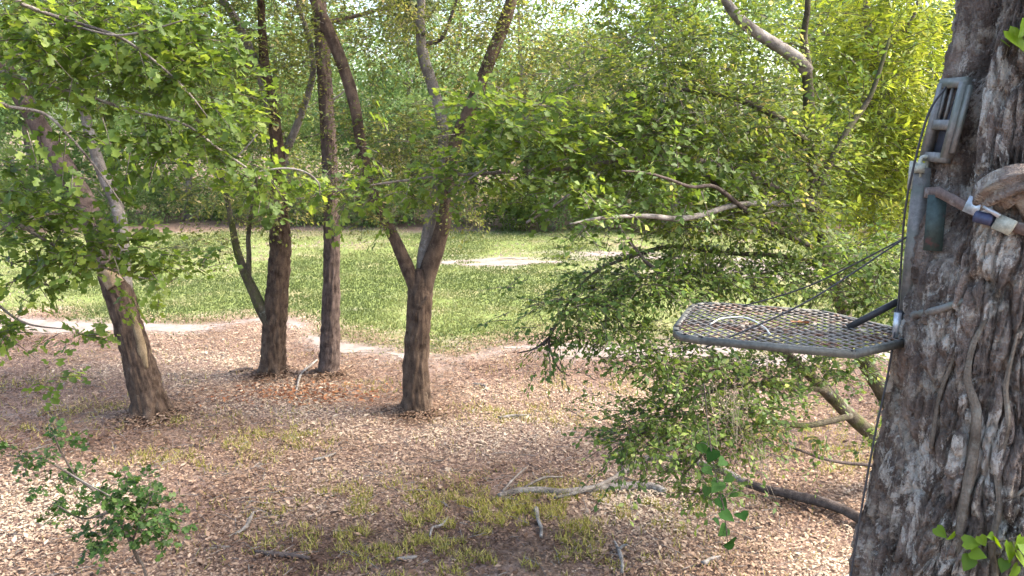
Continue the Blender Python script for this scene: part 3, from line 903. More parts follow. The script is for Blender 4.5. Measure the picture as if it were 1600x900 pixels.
# shrubs along the far side of the field
SH = [(20, 28.5, 1.5, 'leaf_far'), (110, 30, 1.4, 'leaf_far_dark'), (190, 29.5, 1.3, 'leaf_far'), (255, 33, 1.0, 'leaf_far_dark'), (330, 31, 1.0, 'leaf_far'), (395, 29.5, 1.3, 'leaf_far'), (470, 29, 1.0, 'leaf_far_dark'), (545, 29.5, 1.6, 'leaf_far'), (610, 28.5, 1.1, 'leaf_far'), (690, 30, 1.5, 'leaf_far_dark'),
      (800, 28, 1.2, 'leaf_green'), (865, 27.5, 1.5, 'leaf_far_dark'), (950, 28, 1.4, 'leaf_far'), (1040, 27.5, 1.7, 'leaf_far_dark'), (1150, 28.5, 1.5, 'leaf_far'), (1270, 28, 1.8, 'leaf_far_dark'), (1390, 29, 1.6, 'leaf_far')]
for k, (px, Y, r, m_) in enumerate(SH):
    c = P(px, 330, Y); c[2] = float(gz(c[0], c[1]))
    t = thing('shrub', c, f'low {"dark" if "dark" in m_ else "light"} green shrub at the far side of the field, {ordn[k]} from the left', 'shrub', 'shrubs at the far side of the field')
    for q in range(4):
        mb = MB()
        a = q * 1.7 + k
        tube(mb, [c + (0, 0, -.05), c + (math.cos(a) * .25 * r, math.sin(a) * .25 * r, .5 * r), c + (math.cos(a) * .6 * r, math.sin(a) * .6 * r, 1.1 * r)], [.035, .025, .01], 6, 5)
        mb.build('stem', M['far_bark'], t, True)
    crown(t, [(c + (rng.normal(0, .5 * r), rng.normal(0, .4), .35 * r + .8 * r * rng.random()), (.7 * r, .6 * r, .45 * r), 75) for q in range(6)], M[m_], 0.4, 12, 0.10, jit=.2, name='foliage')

# ------------------------------------------------------------------ leaning oak behind the tree stand
b = to_ground(G(1430, 765)); YR = b[1]
t = thing('leaning_oak', b, 'low spreading oak behind the tree stand, small dark leaves and a dead grey limb', 'tree')
TR = t
mb = MB()
tube(mb, [b + (0, 0, -.1), b + (-.02, 0, .25), P(1412, 700, YR), P(1402, 650, YR - .1)], [.15, .12, .10, .095], 24, 16, rough=.12, knob=.05)
mb.build('trunk', M['moss_bark'], t, True)
ls = []
def RL(path, Y, w, n=24, y1=None, mat='moss_bark', sides=10, sp=0):
    c, r = add_limb(t, path, Y, w, n, M[mat], sides, y1, rough=.15)
    if sp:
        ls.append(branch_sprays(c, r, sp, 0.22))
    return c
RL([(1410, 715), (1380, 695), (1330, 650), (1285, 605), (1230, 555), (1170, 520), (1090, 500)], YR - .05, [26, 24, 22, 19, 14, 10, 5], 30, 6.2, sp=60)
RL([(1403, 655), (1375, 605), (1348, 560), (1320, 490), (1295, 410), (1275, 320), (1266, 220), (1262, 120), (1256, 60), (1262, 0), (1250, -80)], YR - .1, [24, 24, 23, 20, 19, 18, 18, 17, 11, 8, 5], 50, 6.6, sp=50)
RL([(1262, 112), (1245, 92), (1222, 76), (1190, 56), (1165, 38), (1148, 20), (1132, -4), (1120, -50)], 6.5, [20, 20, 19, 18, 17, 16, 14, 10], 40, 6.2, 'dead_wood', 12)
RL([(1276, 322), (1260, 314), (1230, 318), (1180, 318), (1140, 322), (1100, 335), (1060, 342), (1020, 338), (975, 338), (930, 342), (890, 350)], 6.6, [12, 10, 10, 9, 9, 9, 9, 8, 6, 5, 3], 46, 4.9, 'dead_wood', 10, 40)
RL([(1290, 392), (1250, 378), (1215, 360), (1190, 348), (1160, 325), (1130, 300), (1110, 290), (1080, 292), (1045, 280), (1010, 270), (972, 267)], 6.65, [7, 8, 9, 8, 7, 6, 5, 4, 3], 36, 5.0, 'dark_wood', 8, 30)
RL([(1165, 328), (1130, 300), (1103, 272)], 6.25, [9, 8, 5], 12, 6.1, 'dark_wood', 8)
RL([(1050, 330), (1065, 310), (1078, 300)], 6.0, [6, 5, 3], 8, 6.0, 'dead_wood', 6)
RL([(1300, 420), (1220, 400), (1130, 395), (1050, 385), (990, 400), (930, 425), (890, 470), (862, 520), (850, 540)], 6.6, [9, 8, 7, 6, 6, 5, 5, 4, 3], 40, 5.7, 'moss_bark', 8, 150)
RL([(862, 512), (858, 540), (872, 575), (890, 588)], 5.75, [5, 4, 3, 2], 12, 5.7, 'dark_wood', 6)
RL([(858, 528), (835, 545), (808, 552)], 5.75, [4, 3, 2], 10, 5.7, 'dark_wood', 6)
RL([(1038, 432), (1010, 410), (990, 385), (975, 372)], 5.8, [7, 6, 5, 3], 12, 5.8, 'dark_wood', 6)
RL([(1290, 610), (1200, 600), (1120, 610), (1050, 640), (1000, 680), (955, 690)], 6.5, [9, 8, 6, 5, 4, 3], 30, 5.6, 'moss_bark', 8, 150)
RL([(1330, 650), (1260, 665), (1190, 660), (1120, 690), (1070, 740)], 6.6, [10, 9, 7, 5, 3], 26, 5.8, 'moss_bark', 8, 60)
RL([(1275, 300), (1320, 210), (1360, 150), (1390, 60)], 6.6, [12, 10, 8, 5], 24, 6.8, 'moss_bark', 8, 40)
RL([(1268, 230), (1210, 180), (1130, 150), (1040, 140), (960, 160)], 6.5, [12, 10, 8, 7, 4], 30, 6.4, 'moss_bark', 8, 50)
RL([(1240, 700), (1300, 720), (1370, 728), (1400, 735)], 6.4, [4, 5, 6, 5], 16, 6.6, 'dark_wood', 6)
ex = tuple(np.concatenate([q[k] for q in ls]) for k in range(3))
crown(t, [cl(1010, 440, 5.9, 0.45, 0.112, 67), cl(920, 470, 5.8, 0.34, 0.087, 54), cl(960, 520, 5.8, 0.39, 0.074, 45), cl(1080, 430, 6.1, 0.50, 0.124, 81), cl(1180, 430, 6.3, 0.56, 0.124, 81), cl(1290, 430, 6.3, 0.56, 0.155, 99), cl(1370, 400, 6.2, 0.45, 0.186, 99),
          cl(1050, 560, 5.9, 0.47, 0.081, 72), cl(1150, 600, 6.0, 0.56, 0.087, 81), cl(1230, 575, 6.2, 0.50, 0.062, 36), cl(1080, 640, 5.9, 0.45, 0.074, 72), cl(1000, 680, 5.7, 0.28, 0.043, 36), cl(1150, 675, 5.9, 0.34, 0.062, 27), cl(1080, 715, 5.8, 0.28, 0.050, 21),
          cl(1300, 545, 6.3, 0.39, 0.074, 23), cl(1110, 770, 5.7, 0.22, 0.056, 19), cl(1330, 585, 6.4, 0.34, 0.074, 12), cl(1390, 470, 6.3, 0.34, 0.124, 54)],
      M['leaf_dark'], 0.22, 10, 0.05, twigs=M['twig'], density=1.7, extra=ex, jit=.08)
crown(t, [cl(1000, 130, 6.6, .8, .5, 200), cl(1120, 190, 6.4, .7, .4, 180), cl(1230, 250, 6.5, .5, .35, 130), cl(1080, 60, 6.8, .8, .4, 150), cl(1210, 330, 6.3, .5, .2, 90), cl(930, 220, 6.3, .5, .3, 100), cl(1050, -60, 6.8, 1.3, .5, 220), cl(1100, 350, 6.1, .5, .2, 80)],
      M['leaf_green'], 0.2, 11, 0.05, name='upper_crown', twigs=M['twig'], density=1.6)
# vivid broad-leaved band in front of the forked oak
c, r = add_limb(t, [(1275, 330), (1150, 265), (1020, 245), (900, 262), (800, 268), (700, 275), (610, 285), (520, 300)], 6.4, [10, 9, 8, 7, 6, 5, 4, 2], 40, M['twig'], 8, 5.6, rough=.1)
add_limb(t, [(700, 300), (740, 275), (760, 262)], 5.8, [4, 3, 2], 8, M['dead_wood'], 6, 5.8)
add_limb(t, [(822, 348), (860, 325), (890, 303)], 5.7, [4, 4, 3], 8, M['dead_wood'], 6, 5.7)
e2 = branch_sprays(c, r, 70, 0.2, t0=.2)
crown(t, [cl(960, 220, 5.9, .5, .28, 65), cl(870, 215, 5.8, .45, .28, 60), cl(900, 300, 5.8, .4, .18, 45), cl(790, 195, 5.8, .35, .28, 45), cl(740, 265, 5.8, .28, .18, 30), cl(650, 290, 5.7, .28, .12, 18), cl(540, 305, 5.6, .3, .1, 12), cl(1010, 290, 6.0, .45, .2, 50), cl(1110, 250, 6.2, .5, .25, 60), cl(740, 170, 5.9, .3, .2, 25)],
      M['leaf_vivid'], 0.2, 8, 0.058, 'lobed', 'broad_leaf_spray', twigs=M['twig'], extra=e2)

# ------------------------------------------------------------------ yellow-green young tree by the big trunk
b = to_ground(P(1500, 500, 8.6))
t = thing('young_tree', b, 'young tree with bright yellow green narrow leaves glowing beside the tree stand', 'tree')
mb = MB()
tube(mb, [b + (0, 0, -.1), P(1490, 520, 8.6), P(1450, 330, 8.5), P(1400, 200, 8.4), P(1360, 60, 8.4), P(1340, -100, 8.4)], [.10, .085, .07, .05, .04, .02], 40, 12, rough=.12)
mb.build('trunk', M['pale_bark'], t, True)
add_limb(t, [(1430, 270), (1380, 265), (1330, 270), (1290, 255), (1210, 258)], 8.45, [7, 6, 5, 4, 3], 20, M['dead_wood'], 6, 8.0)
add_limb(t, [(1395, 195), (1340, 150), (1300, 130)], 8.4, [8, 6, 3], 12, M['pale_bark'], 6, 8.2)
add_limb(t, [(1370, 90), (1420, 40), (1440, -20)], 8.4, [8, 6, 3], 12, M['pale_bark'], 6, 8.4)
crown(t, [cl(1330, 160, 8.3, .65, .5, 120), cl(1400, 120, 8.3, .6, .5, 120), cl(1370, 240, 8.3, .55, .4, 110), cl(1310, 60, 8.4, .7, .4, 100), cl(1420, 20, 8.4, .7, .5, 110), cl(1420, 260, 8.2, .35, .4, 70), cl(1380, -90, 8.4, 1.3, .7, 200), cl(1300, 290, 8.3, .45, .25, 60), cl(1390, 340, 8.4, .4, .3, 60), cl(1460, 150, 8.5, .5, .6, 90)],
      M['leaf_yellow'], 0.32, 12, 0.10, 'narrow', twigs=M['twig'], density=1.5)

# ------------------------------------------------------------------ maple on the left, trunk outside the frame
LEAF_MESH = {}
def leaf_mesh(kind, mat):
    key = kind + mat.name
    if key not in LEAF_MESH:
        T, F = leaf_template(kind)
        LEAF_MESH[key] = MB().add(T, F).mesh('leaf', mat)
    return LEAF_MESH[key]

def single_leaves(parent, p, d, nn, s, kind, mat):
    me = leaf_mesh(kind, mat)
    inv = Matrix.Translation(parent.location).inverted()
    d = unit(d); sd = unit(np.cross(nn, d)); u = np.cross(d, sd)
    for k in range(len(p)):
        o = bpy.data.objects.new('leaf', me)
        COL.objects.link(o)
        o.parent = parent
        m = Matrix(((d[k][0], sd[k][0], u[k][0], 0), (d[k][1], sd[k][1], u[k][1], 0), (d[k][2], sd[k][2], u[k][2], 0), (0, 0, 0, 1)))
        o.matrix_basis = inv @ Matrix.Translation(p[k]) @ m @ Matrix.Scale(float(s[k]), 4)

def project(p):
    q = p - np.array((0, 0, CAM_Z))
    f = q[:, 1] * CP - q[:, 2] * SP
    v = q[:, 1] * SP + q[:, 2] * CP
    return 800 + FPX * q[:, 0] / f, 450 - FPX * v / f, f

def mixed_crown(t, clumps, extra, L, K, size, kind, mat, mat1, nsingle=280, density=1.0, tr=.0035):
    C, D, N, V = clump_sprays(clumps, density)
    if extra is not None:
        C = np.vstack([C, extra[0]]); D = np.vstack([D, extra[1]]); N = np.vstack([N, extra[2]]); V = np.concatenate([V, rng.random(len(extra[0]))])
    Ls = L * rng.uniform(.6, 1.3, len(C))
    p, d, nn, s, a = sprays(C, D, N, Ls, K, size, .12, V)
    x, y, f = project(p)
    inside = (x > 5) & (x < 1590) & (y > 5) & (y < 880) & (f > 0)
    score = np.where(inside, s / np.maximum(f, .1), 0)
    order = np.argsort(-score)
    one, rest = order[:nsingle], order[nsingle:]
    mb = MB()
    leaves(mb, p[rest], d[rest], nn[rest], s[rest], kind, a[rest])
    o = mb.build('foliage', mat, t)
    o["kind"] = "stuff"
    single_leaves(t, p[one], d[one], nn[one], s[one], kind, mat1)
    tb = MB()
    twig_tubes(tb, C, D, Ls, tr, tr * .4)
    tb.build('twigs', M['twig'], t)["kind"] = "stuff"

b = to_ground(np.array((-4.6, 3.6, 0)))
t = thing('maple_tree', b, 'maple reaching in from the top left, lobed green leaves on thin bare branches', 'tree')
mb = MB()
tube(mb, [b + (0, 0, -.1), b + (.05, .05, 1.5), b + (.1, .2, 3.2), b + (.2, .35, 5.0), b + (.3, .5, 7.0)], [.2, .17, .14, .1, .05], 40, 20, rough=.1)
mb.build('trunk', M['oak_bark'], t, True)
ls = []
tr0 = lambda z: np.array((-4.5, 3.8, z))
def ML(z, path, Y, w, y1, n=40, sp=0, mat='pale_bark', s0=.2):
    pts = ([tr0(z)] if z else []) + [P(a, q, yy) for (a, q), yy in zip(path, np.linspace(Y, y1, len(path)))]
    ww = np.interp(np.linspace(0, 1, len(path)), np.linspace(0, 1, len(w)), w)
    rad = [w_ * .36 * mpp(a, q, yy) for w_, (a, q), yy in zip(ww, path, np.linspace(Y, y1, len(path)))]
    if z: rad = [.03] + rad
    mb = MB()
    c, r = tube(mb, pts, rad, n, 8, rough=.15)
    mb.build('limb', M[mat], t, True)
    if sp: ls.append(branch_sprays(c, r, sp, s0, t0=.35 if z else .1))
ML(4.9, [(-40, -25), (30, 5), (100, 30), (180, 55), (235, 90), (290, 140), (330, 190)], 4.2, [10, 9, 8, 6, 5, 3], 4.6, sp=26)
ML(0, [(40, 36), (110, 40), (180, 55), (240, 45), (285, 32)], 4.3, [5, 5, 5, 4, 3], 4.4, sp=9)
ML(4.0, [(-60, 150), (10, 166), (70, 178), (110, 215), (150, 262), (195, 325)], 4.1, [9, 8, 7, 6, 5, 3], 4.4, sp=16)
ML(4.5, [(-60, 90), (60, 130), (140, 152), (215, 175), (288, 194), (345, 235), (395, 270), (402, 292)], 4.3, [9, 9, 8, 7, 6, 5, 4, 3], 4.8, sp=24)
ML(0, [(370, 245), (385, 230), (402, 210)], 4.7, [4, 3, 3], 4.7, 8, mat='dead_wood')
ML(0, [(395, 270), (440, 263), (475, 268), (497, 285), (500, 305)], 4.8, [4, 4, 4, 4, 2], 4.9, 24, mat='dead_wood', sp=5)
ML(3.6, [(-60, 290), (0, 330), (70, 375), (130, 405), (200, 430), (270, 440)], 4.3, [9, 8, 7, 5, 4, 2], 4.9, sp=22)
ML(3.3, [(-60, 420), (-10, 470), (40, 505), (110, 515)], 4.4, [7, 6, 5, 2], 4.8, sp=6)
ex = tuple(np.concatenate([q[k] for q in ls]) for k in range(3))
mixed_crown(t, [cl(60, 20, 4.4, .38, .2, 26), cl(180, 90, 4.6, .35, .2, 26), cl(280, 110, 4.7, .3, .2, 22), cl(110, 110, 4.5, .3, .2, 20), cl(10, 290, 4.4, .2, .12, 10), cl(60, 330, 4.5, .25, .16, 20), cl(130, 380, 4.6, .28, .12, 22), cl(40, 420, 4.5, .22, .1, 13),
                cl(230, 230, 4.7, .3, .14, 16), cl(300, 230, 4.8, .3, .15, 16), cl(220, 395, 4.8, .22, .08, 9), cl(290, 420, 4.9, .16, .05, 7), cl(120, 520, 4.8, .14, .03, 4), cl(0, 520, 4.5, .1, .05, 6), cl(250, 40, 4.7, .3, .2, 18), cl(340, 60, 4.9, .25, .2, 14), cl(420, 290, 4.9, .22, .12, 12), cl(370, 160, 4.9, .2, .15, 8), cl(100, 590, 4.9, .12, .02, 2), cl(10, 100, 4.4, .25, .15, 12)],
            ex, .17, 10, .050, 'lobed', M['leaf_vivid'], M['leaf_vivid_single'], 290, density=2.1)

# ------------------------------------------------------------------ sapling bottom left
b = to_ground(G(230, 985))
t = thing('sapling', b, 'leafy green sapling rising over the dry leaves at the bottom left corner', 'sapling')
Ys = b[1]
ls = []
def SL(path, Y, w, y1, sp, mat='twig'):
    c, r = add_limb(t, path, Y, w, 20, M[mat], 6, y1, name='stem')
    if sp: ls.append(branch_sprays(c, r, sp, .06, t0=.3))
mb = MB()
tube(mb, [b + (0, 0, -.05), P(228, 900, Ys), P(210, 860, Ys)], [.012, .010, .008], 10, 6)
mb.build('stem', M['twig'], t, True)
SL([(218, 880), (190, 820), (150, 770), (105, 738), (60, 715), (10, 712)], Ys, [5, 5, 4, 4, 3, 2], Ys - .1, 12)
SL([(205, 850), (225, 800), (240, 770)], Ys, [4, 3, 2], Ys, 8)
SL([(175, 800), (130, 810), (90, 790)], Ys, [4, 3, 2], Ys - .1, 7)
SL([(120, 748), (95, 705), (85, 680)], Ys, [3, 3, 2], Ys - .1, 6)
SL([(108, 740), (140, 758), (170, 774)], Ys - .1, [3, 3, 2], Ys - .12, 0, 'dead_wood')
ex = tuple(np.concatenate([q[k] for q in ls]) for k in range(3))
mixed_crown(t, [cl(190, 770, Ys, .18, .10, 34), cl(225, 805, Ys, .18, .10, 34), cl(165, 835, Ys, .15, .07, 20), cl(250, 830, Ys, .10, .06, 12), cl(80, 750, Ys, .14, .06, 8), cl(90, 800, Ys, .12, .05, 6), cl(95, 690, Ys, .09, .05, 4), cl(15, 710, Ys - .1, .09, .03, 4)],
            ex, .13, 9, .042, 'lobed', M['leaf_sapling'], M['leaf_sapling_single'], 280, tr=.0025)

# ------------------------------------------------------------------ the big trunk with the stand
TY = 2.57
edge = [(1335, 960), (1342, 900), (1350, 860), (1368, 780), (1386, 700), (1403, 600), (1416, 500), (1432, 400), (1448, 300), (1462, 200), (1480, 100), (1497, 0), (1512, -120)]
rads = [.385, .37, .355, .335, .32, .305, .295, .288, .282, .278, .272, .268, .262]
pts = [np.array((P(1330, 1150, TY)[0] + .50, TY, -.1)), np.array((P(1330, 1150, TY)[0] + .48, TY, .5)), np.array((P(1335, 1100, TY)[0] + .44, TY, 1.0))]
rr = [.62, .50, .45]
for (px, py), r_ in zip(edge, rads):
    p = P(px, py, TY)
    p[0] += r_ * 1.03 * math.hypot(1, p[0] / p[1])
    pts.append(p); rr.append(r_)
top = pts[-1]
pts += [top + (.18, 0, .9), top + (.3, .05, 2.0), top + (.35, .1, 3.4)]
rr += [.25, .22, .16]
base = to_ground(pts[0])
t = thing('big_tree', base, 'massive rough barked trunk at the right carrying the tree stand', 'tree')
BT = t
mb = MB()
# resample by height so rings are dense where the camera sees them
cpts = np.array(pts)
zz = np.concatenate([np.linspace(cpts[0, 2], 1.7, 24), np.linspace(1.72, 4.3, 420), np.linspace(4.4, cpts[-1, 2], 24)])
cx = np.interp(zz, cpts[:, 2], cpts[:, 0]); cy = np.interp(zz, cpts[:, 2], cpts[:, 1]); cr = np.interp(zz, cpts[:, 2], rr)
NS = 420
th = np.linspace(0, 2 * math.pi, NS, endpoint=False)
q = np.zeros((len(zz), NS, 3))
q[..., 0] = np.cos(th)[None]; q[..., 1] = np.sin(th)[None]; q[..., 2] = zz[:, None]
w = fbm(q * np.array((2, 2, 1.4)), 3) - .5
def plates(u, z, cw, ch, seed):
    """uneven bark plates: (distance to the nearest furrow, height of the plate)"""
    gu, gv = u / cw, z / ch
    nu = int(round(2 * math.pi * .3 / cw))
    pr = np.random.default_rng(seed).random((nu, 64, 3))
    iu, iv = np.floor(gu).astype(int), np.floor(gv).astype(int)
    f1 = np.full(gu.shape, 9.0); f2 = np.full(gu.shape, 9.0); hgt = np.zeros(gu.shape)
    for a in (-1, 0, 1):
        for b in (-1, 0, 1):
            r3 = pr[(iu + a) % nu, (iv + b) % 64]
            d = np.hypot(gu - (iu + a + r3[..., 0]), gv - (iv + b + r3[..., 1]))
            near = d < f1
            f2 = np.where(near, f1, np.minimum(f2, d))
            hgt = np.where(near, r3[..., 2], hgt)
            f1 = np.where(near, d, f1)
    return f2 - f1, hgt
U = np.repeat((th * .3)[None], len(zz), 0); Zq = np.repeat(zz[:, None], NS, 1)
wu = (fbm(q * np.array((3, 3, 3.0)) + 2, 3) - .5) * .10; wv = (fbm(q * np.array((3, 3, 3.0)) + 31, 3) - .5) * .16
e1, h1 = plates(U + wu, Zq + wv, .040, .30, 5)
e2, h2 = plates(U + wu * 1.3, Zq + wv, .017, .11, 6)
g3 = fbm(q * np.array((34, 34, 18)) + 4, 3)
lobe = fbm(q * np.array((1.3, 1.3, .4)) + 20, 3) - .5
disp = 1 + .20 * lobe + .085 * (sstep(0, .24, e1) - .7) + .08 * (h1 - .5) + .045 * (sstep(0, .3, e2) - .6) + .045 * (h2 - .5) + .05 * (g3 - .5)
ga = -2.92 + .12 * np.sin(Zq * 3.0)                       # deep hollow seam beside the seat
da = np.abs((th[None] - ga + math.pi) % (2 * math.pi) - math.pi)
disp = disp - .48 * np.exp(-(da / .26) ** 2) * sstep(3.0, 3.3, Zq) * (1 - sstep(4.6, 5.2, Zq))
v = np.stack([cx[:, None] + np.cos(th)[None] * cr[:, None] * disp, cy[:, None] + np.sin(th)[None] * cr[:, None] * disp, np.repeat(zz[:, None], NS, 1)], -1)
ii = np.arange(v.shape[0] * NS).reshape(-1, NS)
f = np.stack([ii[:-1], np.roll(ii[:-1], -1, 1), np.roll(ii[1:], -1, 1), ii[1:]], -1).reshape(-1, 4)
mb.add(v.reshape(-1, 3), f)
mb.build('trunk', M['big_bark'], t, True)
def trunk_c(z):
    return np.array((np.interp(z, zz, cx), np.interp(z, zz, cy), z)), float(np.interp(z, zz, cr))
def on_trunk(ang, z, out=0.0):
    c, r = trunk_c(z)
    return c + np.array((math.cos(ang), math.sin(ang), 0)) * (r + out)
def trunk_px(px, py, out=0.0):
    """point on the near side of the trunk seen at (px, py)"""
    d = ray(px, py)
    for s in np.linspace(1.6, 3.4, 400):
        p = np.array((0, 0, CAM_Z)) + d * s
        c, r = trunk_c(p[2])
        if np.hypot(p[0] - c[0], p[1] - c[1]) < r + out:
            return p
    return np.array((0, 0, CAM_Z)) + d * 2.4
# crown high above the frame
for a in (0.3, 1.6, 2.9, 4.3, 5.4):
    tp = pts[-2] + (0, 0, .4)
    mb = MB()
    e = tp + np.array((math.cos(a) * 1.8, math.sin(a) * 1.8, 1.4))
    tube(mb, [tp, (tp + e) / 2 + (0, 0, .1), e], [.10, .07, .03], 16, 10, rough=.1)
    mb.build('limb', M['oak_bark'], t, True)
crown(t, [(pts[-2] + np.array((math.cos(a) * 1.9, math.sin(a) * 1.9, 2.0)), (1.0, 1.0, .6), 60) for a in (0.3, 1.6, 2.9, 4.3, 5.4)] + [(pts[-1] + (0, 0, .8), (1.0, 1.0, .7), 80)], M['leaf_green'], .3, 10, .06, twigs=M['twig'])
# knots / burl where a limb was lost
mb = MB()
p0 = trunk_px(1620, 330, .0); p1 = trunk_px(1570, 290, .06); p2 = trunk_px(1545, 310, .02)
tube(mb, [p0, trunk_px(1600, 285, .06), p1, p2, trunk_px(1535, 345, -.03)], [.042, .046, .048, .04, .02], 50, 30, rough=.6, freq=3, knob=.4, ridge=.25, ridges=12)
mb.build('burl', M['big_bark'], t, True)
mb = MB()
p0 = trunk_px(1378, 828, .0)
tube(mb, [p0 + (.12, .05, 0), p0 + (.02, 0, .0), p0 + (-.02, -.015, .0)], [.06, .042, .012], 14, 14, rough=.25)
mb.build('knot', M['dead_wood'], t, True)

# thick climbing vines
def vine(path, w, label, out=.012, n=80):
    pts = [trunk_px(a, b_, out) for a, b_ in path]
    rad = np.array(w) * .38 * mpp(1500, 600, 2.2)
    mb = MB()
    tube(mb, pts, rad, n * 2, 22, rough=.35, freq=5, knob=.3, ridge=.22, ridges=10, seed=rng.random() * 9)
    bs = pts[0]
    o = mb.build('climbing_vine', M['vine_bark'], None, True, origin=bs)
    return tag(o, label, 'vine', 'vines on the big trunk')
vine([(1508, 960), (1510, 900), (1500, 840), (1510, 770), (1522, 700), (1525, 640), (1512, 590), (1520, 540), (1540, 500)], [26, 25, 24, 24, 22, 21, 18, 14, 8], 'thick pale woody vine winding down the middle of the big trunk')
vine([(1556, 960), (1554, 900), (1550, 850), (1562, 790), (1560, 730), (1575, 660), (1572, 600), (1590, 520)], [15, 14, 13, 13, 12, 11, 9, 5], 'thinner pale vine on the big trunk nearest the picture edge')
vine([(1610, 755), (1590, 772), (1560, 782), (1545, 790)], [8, 8, 7, 4], 'short grey vine crossing the lower trunk sideways', n=20)
vine([(1455, 700), (1468, 620), (1490, 560), (1500, 520)], [9, 9, 8, 4], 'slim vine slanting up the trunk below the stand bracket', n=30)

# bright creeper leaves low on the trunk
def leafy(name, label, stempath, leafpx, mat, size, cat, kind='heart', near=None, sm='twig', w=3):
    pts = [trunk_px(a, b_, .03) if near is None else P(a, b_, near) for a, b_ in stempath]
    t = thing(name, pts[0], label, cat)
    mb = MB()
    tube(mb, pts, [w / 2 * .0018] * len(pts), 24, 6)
    mb.build('stem', M[sm], t, True)
    for a, b_, s_ in leafpx:
        p = trunk_px(a, b_, .06) if near is None else P(a, b_, near + rng.normal(0, .03))
        d = np.array((rng.normal(0, .6), -.35, rng.normal(-.5, .4)))
        nn = np.array((rng.normal(.25, .45), -.75, .55 + rng.normal(0, .3)))
        dd = unit(d)
        p = p - dd * size * s_ * .5
        single_leaves(t, p[None], d[None], nn[None], np.array([size * s_]), kind, M[mat])
        i = int(np.argmin([np.linalg.norm(q - p) for q in spline(pts, 40)]))
        q = spline(pts, 40)[i]
        mb = MB()
        tube(mb, [q, (q + p) / 2 + (0, 0, .01), p], [.0018, .0015, .0012], 5, 5)
        mb.build('leaf_stalk', M[sm], t)
    return t
leafy('creeper', 'bright lime green creeper leaves at the foot of the trunk', [(1480, 950), (1500, 880), (1530, 850), (1570, 845), (1610, 830)],
      [(1470, 832, .8), (1486, 838, .7), (1518, 848, 1), (1528, 866, .9), (1512, 880, 1), (1535, 845, .7), (1560, 850, .9), (1578, 862, 1.2), (1592, 848, .9), (1596, 876, 1.1), (1568, 884, .8), (1584, 893, 1), (1548, 838, .6), (1604, 860, 1.1)], 'leaf_creeper', .052, 'creeper')
leafy('creeper', 'single bright green creeper sprig at the upper right edge', [(1640, 90), (1615, 75), (1590, 62), (1570, 60)], [(1588, 62, 1.3), (1572, 68, .6), (1600, 45, .9)], 'leaf_creeper', .06, 'creeper')
leafy('hanging_vine', 'blue green leafy vine dangling below the tree stand', [(1100, 600), (1108, 680), (1118, 740), (1132, 800), (1138, 865)],
      [(1098, 700, .9), (1112, 712, 1.1), (1128, 722, .9), (1106, 735, .9), (1120, 760, 1.2), (1104, 768, .8), (1138, 748, .8), (1128, 785, 1.1), (1136, 806, 1.2), (1160, 806, 1.2), (1130, 830, 1.1), (1140, 850, 1.2), (1120, 815, .7), (1146, 772, .7)], 'leaf_hanging', .062, 'vine', near=3.3)

# dried moss hanging in the branches
def moss_clump(px, py, Y, n, length, label):
    c = P(px, py, Y)
    o = MB()
    for k in range(n):
        p = c + np.array((rng.normal(0, .08), rng.normal(0, .06), rng.normal(0, .04)))
        L = length * rng.uniform(.25, 1.1)
        sx_ = rng.normal(.16, .12)
        wob = rng.normal(0, .022, (6, 3)).cumsum(0) * np.linspace(0, 1, 6)[:, None]
        q = [p + wob[m_] + (sx_ * f_ * L, 0, -L * f_) for m_, f_ in enumerate(np.linspace(0, 1, 6))]
        tube(o, q, [.0016, .0014, .0008], 12, 3, cap=False)
        o.a[-1][:] = rng.random()
    ob = o.build('hanging_moss', M['moss_strand'], None, origin=c)
    tag(ob, label, 'moss', 'dry moss in the branches')
moss_clump(1140, 610, 5.0, 26, .5, 'wispy beige moss hanging beside the blue green vine')
moss_clump(1185, 690, 5.0, 16, .34, 'smaller beige moss tuft hanging nearer the big trunk')

# ------------------------------------------------------------------ tree stand
Z0 = 2.79
C0 = np.array((1.345, 2.68, Z0))                       # where the platform meets the post
AX = unit(np.array((-.93, .36, 0)))         # away from the trunk
WX = np.array((AX[1], -AX[0], 0)) * -1      # across, towards the camera is negative
WX = np.array((-AX[1] * -1, -AX[0], 0))
ts = thing('tree_stand', (C0[0], C0[1], Z0), 'weathered grey metal hunting stand strapped to the big trunk', 'tree stand')
def pl(a, w, z=0.0):
    return C0 + AX * a + WX * w + np.array((0, 0, z))
outline = [(0.0, -.08), (.16, -.29), (.64, -.29), (.70, -.275), (.735, -.23), (.745, -.17), (.745, .17), (.735, .23), (.70, .275), (.64, .29), (.26, .29), (0.0, .08)]
mb = MB()
for i in range(len(outline)):
    a, b_ = outline[i], outline[(i + 1) % len(outline)]
    bar(mb, pl(*a), pl(*b_), .020, .024)
for a_, b_ in outline:
    tube(mb, [pl(a_, b_, -.012), pl(a_, b_, .012)], [.0102, .0102], 2, 10)
mb.build('platform_frame', M['rim_metal'], ts)
mb = MB()
bar(mb, pl(.0, 0, -.012), pl(.73, 0, -.012), .02, .018)
bar(mb, pl(.22, -.24, -.012), pl(.22, .24, -.012), .018, .016)
mb.build('cross_brace', M['rim_metal'], ts)
